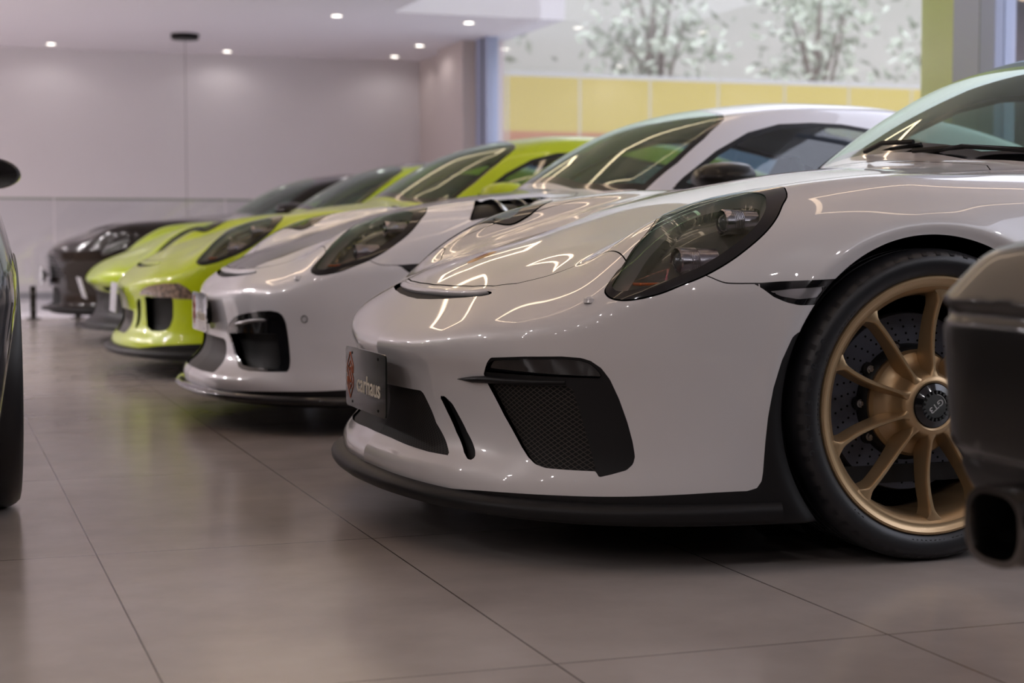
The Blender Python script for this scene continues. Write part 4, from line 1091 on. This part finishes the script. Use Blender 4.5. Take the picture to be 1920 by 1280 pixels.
M['lamp_blue'] = mat('smoked_light_bar', (.03, .035, .06), .15, coat=1)
def louvres(P, root, take):
    q = take(LOUV, 'top', lambda V: np.minimum(V[:, 2]-.70, .93-V[:, 2]))
    for s in (-1, 1):
        p = q._side(q.V[:, 1]*s)
        b = p.offset(-.020).build('fender_louvre', M['black_matte'], root); r = p.returns(.022); mesh_obj('louvre_surround', r.V, r.T, M['black_gloss'], b, N=r.N)
        for x in (-.015, .085, .175):
            mb = MB(); rows = []
            for a in np.linspace(.60, .83, 9):
                if polysd(np.array([[x, a]]), [(v[0], v[1]) for v in LOUV])[0] > 0: continue
                z = top_z(g3, x, a); rows.append([(x-.006, s*a, z+.001), (x+.002, s*a, z+.002), (x+.028, s*a, z-.016), (x+.022, s*a, z-.018)])
            if len(rows) > 1: mb.strip(rows, closed=True); mb.build('louvre_blade', M['louvre_edge'], b)
M['louvre_edge'] = mat('louvre_edge', (.05, .05, .06), .25, coat=1)
spec2 = dict(F=F911('turbo'), paint=M['white2'], h=.0125, mirrormat=M['black_paint'], marker_amber=True, detail=1,
    zc=[.142, .142, .150, .156, .163, .170, .176, .178, .178, .175, .16, .16, .19, .19],
    roofmat=M['roof_dark'] if 'roof_dark' in M else M['black_gloss'],
    hoodmat=M['carbon'], hoodpoly=[(-.90, -.3), (-.90, .16), (-.84, .30), (-.74, .375), (-.58, .37), (-.40, .36), (.0, .34), (.42, .33), (.42, -.3)],
    openings=[('centre_grille', GR2, 'front', lambda V: np.minimum(-.6-V[:, 0], .5-V[:, 2]), .010, M['grille_brown']),
              ('nose_vent', NOSE1, 'top', lambda V: np.minimum(V[:, 2]-.5, .7-V[:, 2]), .010, M['blackish'])],
    extra=[vent2, louvres])
car2, F2, P2 = build_car('sports_coupe', (1.98, 6.60, 0), 'second white sports coupe, with dark lid, black fender louvres and a gloss black side intake', spec2)
splitter(F2, car2, M['black_gloss'], zb=.155, e0=.036, e1=.006, z0=.112, z1=.143, tmax=1.33)
nose_lip(F2, car2, M['white2'])
plate(car2, -.998, .415, .36, .150, M['plate_chrome'])
mb = MB(); mb.tube([(-.738-.004*math.cos(t)*.8, -.797+.011*math.cos(t)*-.66*0-.009*math.cos(t)*0-.001, .414+.0) for t in (0, 1)], .0001, n=3)
sx = np.array((-.745, -.792, .417)); sn = np.array((-.66, -.75, 0)); sa = np.array((.75, -.66, 0))
mb = MB(); mb.tube([sx+sn*.004+.012*(math.cos(t)*sa+math.sin(t)*np.array((0, 0, 1))) for t in np.linspace(0, 2*PI, 25)[:-1]], .0014, n=5, closed=True); mb.build('parking_sensor', M['black_matte'], car2)
mb = MB(); mb.lathe([(.0001, .012), (.008, .010), (.012, .005), (.013, -.006)], axis='z', c=(-.76, -.750, .562), n=16); mb.build('washer_jet', M['white2'], car2)
# ------------------------------------------------------------------ third car: lime coupe
LAMP3 = [(-.957, .435, .418), (-.951, .494, .447), (-.928, .563, .467), (-.863, .680, .483), (-.801, .751, .484), (-.767, .780, .463), (-.744, .796, .440), (-.74, .80, .405), (-.824, .717, .407), (-.938, .503, .420)]
VENT3 = [(-.935, .490, .413), (-.830, .712, .413), (-.820, .708, .40), (-.823, .700, .313), (-.835, .683, .268), (-.852, .657, .248), (-.875, .60, .242), (-.907, .530, .242), (-.922, .470, .262), (-.925, .455, .315)]
SLOT3 = [(0, .430, .401), (0, .400, .398), (0, .350, .375), (0, .320, .258), (0, .330, .240), (0, .370, .262), (0, .395, .337)]
CEN3 = [(0, 0, .335), (0, .255, .335), (0, .270, .325), (0, .215, .222), (0, .2, .214), (0, 0, .214), (0, -.2, .214), (0, -.2, .335)]
def lamp3(P, root, take):
    q = take(LAMP3, 'vent', lambda V: np.minimum(-.55-V[:, 0], .52-V[:, 2]))
    for p in (q._side(-q.V[:, 1]), q._side(q.V[:, 1])):
        l = p.offset(.001).build('indicator_lamp', M['indicator'], root, rim=.01)
M['indicator'] = add_mottle(mat('ribbed_indicator_lens', (.2, .16, .14), .15, metal=.2, coat=1), (.05, .04, .035), (.36, .25, .19), 55, 3)
spec3 = dict(F=g3, paint=M['lime'], h=.014, marker=False, detail=1, seam=False,
    zc=[.148, .150, .165, .178, .190, .196, .198, .198, .198, .19, .17, .17, .19, .19],
    openings=[('centre_grille', CEN3, 'front', lambda V: np.minimum(-.6-V[:, 0], .5-V[:, 2]), .012, M['grille_brown']),
              ('air_slot', SLOT3, 'front', lambda V: np.minimum(-.6-V[:, 0], .5-V[:, 2]), .016, M['blackish']),
              ('side_intake', VENT3, 'vent', lambda V: np.minimum(-.55-V[:, 0], .5-V[:, 2]), .035, M['blackish']),
              ('nose_vent', NOSE1, 'top', lambda V: np.minimum(V[:, 2]-.5, .7-V[:, 2]), .010, M['blackish'])],
    extra=[lamp3], mirrormat=M['lime'])
car3, F3, P3 = build_car('sports_coupe', (1.93, 9.00, 0), 'lime green sports coupe between the white coupes and the low black-roofed lime car', spec3)
splitter(F3, car3, M['black_matte'], zb=.165, e0=.040, e1=.010, z0=.108, z1=.152, tmax=1.33)
nose_lip(F3, car3, M['lime'])
plate(car3, -1.042, .395, .30, .155, M['plate_silver'], tilt=.06, text=False)
# ------------------------------------------------------------------ fourth car: low lime sports car with black roof and chin
CZ4 = T1([-1.10, -1.0, -.93, -.84, -.72, -.60, -.50, -.40, -.2, .1, .47, 1.2], [.36, .465, .525, .58, .625, .675, .72, .765, .81, .85, .885, .95])
HL4 = [(-.69, .79, .575), (-.667, .785, .591), (-.608, .775, .645), (-.540, .752, .703), (-.446, .746, .759), (-.350, .769, .783), (-.368, .820, .748), (-.485, .845, .669), (-.637, .809, .601)]
LN4 = [(-.66, .79, .590), (-.604, .785, .645), (-.538, .762, .700), (-.446, .756, .752), (-.372, .779, .768), (-.385, .812, .745), (-.487, .835, .674), (-.63, .805, .606)]
spec4 = dict(F=F911('low', cz=CZ4, gx=.04, gz=-.02), paint=M['lime2'], h=.016, marker=False, seam=False, gx=.04, gz=-.02, roofmat=M['black_gloss'], detail=0,
    hlpoly=HL4, lenspoly=LN4, mirrormat=M['lime2'],
    zc=[.362, .362, .355, .345, .335, .33, .32, .31, .25, .18, .17, .17, .19, .19],
    openings=[('nose_slit', [(-.939, .36, .385), (-.859, .637, .390), (-.847, .640, .365), (-.928, .36, .358)], 'front', lambda V: np.minimum(-.5-V[:, 0], .5-V[:, 2]), .02, M['blackish']),
              ('fender_vent', [(-.474, .842, .680), (-.405, .834, .724), (-.229, .788, .793), (-.281, .831, .758), (-.385, .860, .703)], 'lamp', lambda V: np.minimum(np.abs(V[:, 1])-.5, -.1-V[:, 0]), .02, M['blackish'])])
car4, F4_, P4 = build_car('low_sports_car', (1.99, 11.65, 0), 'low lime green sports car with black roof and black chin beside the black bronze coupe', spec4)
splitter(F4_, car4, M['black_matte'], zb=.16, e0=.085, e1=.01, z0=.105, z1=.125, tmax=1.33)
plate(car4, -1.05, .37, .36, .15, M['plate_silver'], tilt=-.28, text=False)
# ------------------------------------------------------------------ fifth car: black-bronze grand tourer with slatted grille
CZ5 = T1([-1.10, -1.02, -.96, -.84, -.63, -.35, .0, .53, 1.2], [.50, .58, .64, .70, .765, .82, .865, .91, .96])
HL5 = [(-.641, .717, .590), (-.601, .735, .642), (-.444, .812, .704), (-.436, .818, .672), (-.544, .778, .605), (-.622, .731, .575)]
GR5 = [(0, 0, .572), (0, .22, .570), (0, .29, .545), (0, .395, .43), (0, .42, .398), (0, .30, .385), (0, 0, .382), (0, -.2, .382), (0, -.2, .572)]
LO5 = [(0, 0, .320), (0, .28, .318), (0, .315, .305), (0, .345, .20), (0, .33, .172), (0, 0, .170), (0, -.2, .17), (0, -.2, .325)]
def slats(P, root, take):
    gr = [c for c in root.children if c.name.startswith('upper_grille')][0]
    for k in range(6):
        z = .402+.030*k; am = .40-.11*max(0, (z-.42)/.13); rows = []
        for y in np.linspace(-am, am, 25):
            x = float((sp_front(np.array([[0, y, z]]), 'tall'))[0])
            rows.append([(x+.02, y, z), (x-.002, y, z+.001), (x-.002, y, z+.008), (x+.02, y, z+.010)])
        mb = MB(); mb.strip(rows, closed=True); mb.build('grille_slat', M['slat'], gr, smooth=False)
M['slat'] = mat('brushed_slat', (.25, .25, .26), .35, metal=.9)
spec5 = dict(F=F911('tall', cz=CZ5, fall=.8, gx=.10, gz=-.03), paint=M['bronze'], h=.016, marker=False, seam=False, gx=.10, gz=-.03, detail=0, hlpoly=HL5,
    lenspoly=[(p[0]*.985-.006, p[1], p[2]*.985+.009) for p in HL5], mirrormat=M['bronze'],
    zc=[.162, .162, .162, .165, .17, .17, .17, .17, .17, .17, .17, .17, .19, .19],
    openings=[('upper_grille', GR5, 'front', lambda V: np.minimum(-.6-V[:, 0], .62-V[:, 2]), .022, M['blackish']),
              ('lower_intake', LO5, 'front', lambda V: np.minimum(-.6-V[:, 0], .5-V[:, 2]), .025, M['blackish'])],
    extra=[slats])
car5, F5_, P5 = build_car('grand_tourer', (1.86, 14.04, 0), 'black bronze grand tourer with slatted grille, last in the row by the glass railing', spec5)
splitter(F5_, car5, M['black_matte'], zb=.16, e0=.06, e1=.006, z0=.128, z1=.160, tmax=1.33)
plate(car5, -1.045, .405, .40, .15, M['plate_silver'], text=False)
mb = MB(); mb.box((-1.04, -.02, .40), (-.98, .02, .42)); mb.build('plate_mount', M['black_matte'], car5, smooth=False)
# ------------------------------------------------------------------ slate car at the left edge, seen from behind
specL = dict(F=F911('gt3', wide=.978), paint=M['navy'], h=.016, marker=False, seam=False, detail=0, hl=False, rot=-PI/2, yw=.960, mirrormat=M['navy'])
carL, FL, PL = build_car('sports_coupe', (-.775, 7.0, 0), 'slate blue sports coupe cut off by the left edge, its rear wheel and mirror showing', specL)
# ------------------------------------------------------------------ black car whose rear corner fills the right edge
def FR(V):
    x, y, z = V.T; a = np.abs(y)
    plan = x*0+(-x)+1.0*np.maximum(z-.622, 0)*(z < 2)*(x < .35)+.10*np.maximum(.62-z, 0)+.40*np.maximum(.43-z, 0)+.03*a**2
    top = .672+.10*(.95-a)+.14*np.clip(x, 0, .6)
    b = smax(plan, a-(.95-.02*np.maximum(z-.6, 0)), .05)
    b = smax(b, (z-top)*.9, .016); b = smax(b, .335-z, .03)
    b = b+.010*np.exp(-((z-.605)/.010)**2)+.008*np.exp(-((z-.415)/.008)**2)
    cab = smax(smax(.42-x+.75*(z-.6), a-(.86-.35*np.maximum(z-.9, 0)), .10), z-1.36+.05*a*a, .12); cab = smax(cab, .55-z, .01)
    f = smin(b, cab, .05); f = smax(f, x-4.45, .15); return f
M['black_paint'].node_tree.nodes['Principled BSDF'].inputs['Roughness'].default_value = .3; M['black_paint'].node_tree.nodes['Principled BSDF'].inputs['Coat Weight'].default_value = .35; M['black_paint'].node_tree.nodes['Principled BSDF'].inputs['Specular IOR Level'].default_value = .2
V_, Q_, N_ = nets(FR, (-.2, -1.05, .2), (4.7, 1.05, 1.5), .014)
PR = Patch(V_, tris(Q_), N_)
carR = empty('saloon_car', (1.215, .985, 0), 0, 'black car at the right edge, only its rear bumper corner and tailpipe in view', 'car')
for x0 in (.95, 3.65): PR = PR._side(np.maximum(np.hypot(PR.V[:, 0]-x0, PR.V[:, 2]-.34)-.38, .62-np.abs(PR.V[:, 1])))
d = polysd(PR.V[:, [0, 2]], [(.80, .86), (1.1, 1.22), (2.9, 1.27), (3.4, .88)]); d = np.maximum(d, -(np.abs(PR.V[:, 1])-.5))
gsd = PR._side(-d); PR = PR._side(d)
for q in (gsd._side(-gsd.V[:, 1]), gsd._side(gsd.V[:, 1])): q.build('side_window', M['black_gloss'], carR)
lowr = PR._side(.415-PR.V[:, 2]); PR = PR._side(PR.V[:, 2]-.415)
lowr.build('rear_diffuser', M['black_matte'], carR, rim=.004); PR.build('body_shell', M['black_paint'], carR, rim=.006)
for s in (-1, 1):
    mb = MB(); rows = []
    for x, k in ((.14, .74), (.005, .74), (-.010, .80), (-.010, .96), (.006, 1.0), (.14, 1.0)):
        rows.append([(x, s*.715+.062*k*math.copysign(abs(math.cos(t))**.7, math.cos(t)), .352+.050*k*math.copysign(abs(math.sin(t))**.7, math.sin(t))) for t in np.linspace(0, 2*PI, 37)[:-1]])
    mb.strip(rows, closed=True); mb.add(rows[0], [tuple(range(36))]); mb.build('tailpipe', M['black_gloss' if 0 else 'chrome_smoked'], carR, auto=50)
mb = MB(); mb.tube([(.02, y, .545+.02*abs(y)) for y in np.linspace(-.85, .85, 24)], .004, n=6); 
wr = make_wheel(carR, M['rim_grey'], False); wr.location = (.95, -.93, .34)
for x, y in ((.95, .93), (3.65, -.93), (3.65, .93)):
    q = copy_tree(wr, carR); q.location = (x, y, .34); q.rotation_euler = (0, 0, PI if y > 0 else 0)
wheelhouses(carR, ((.95, .38), (3.65, .38)))
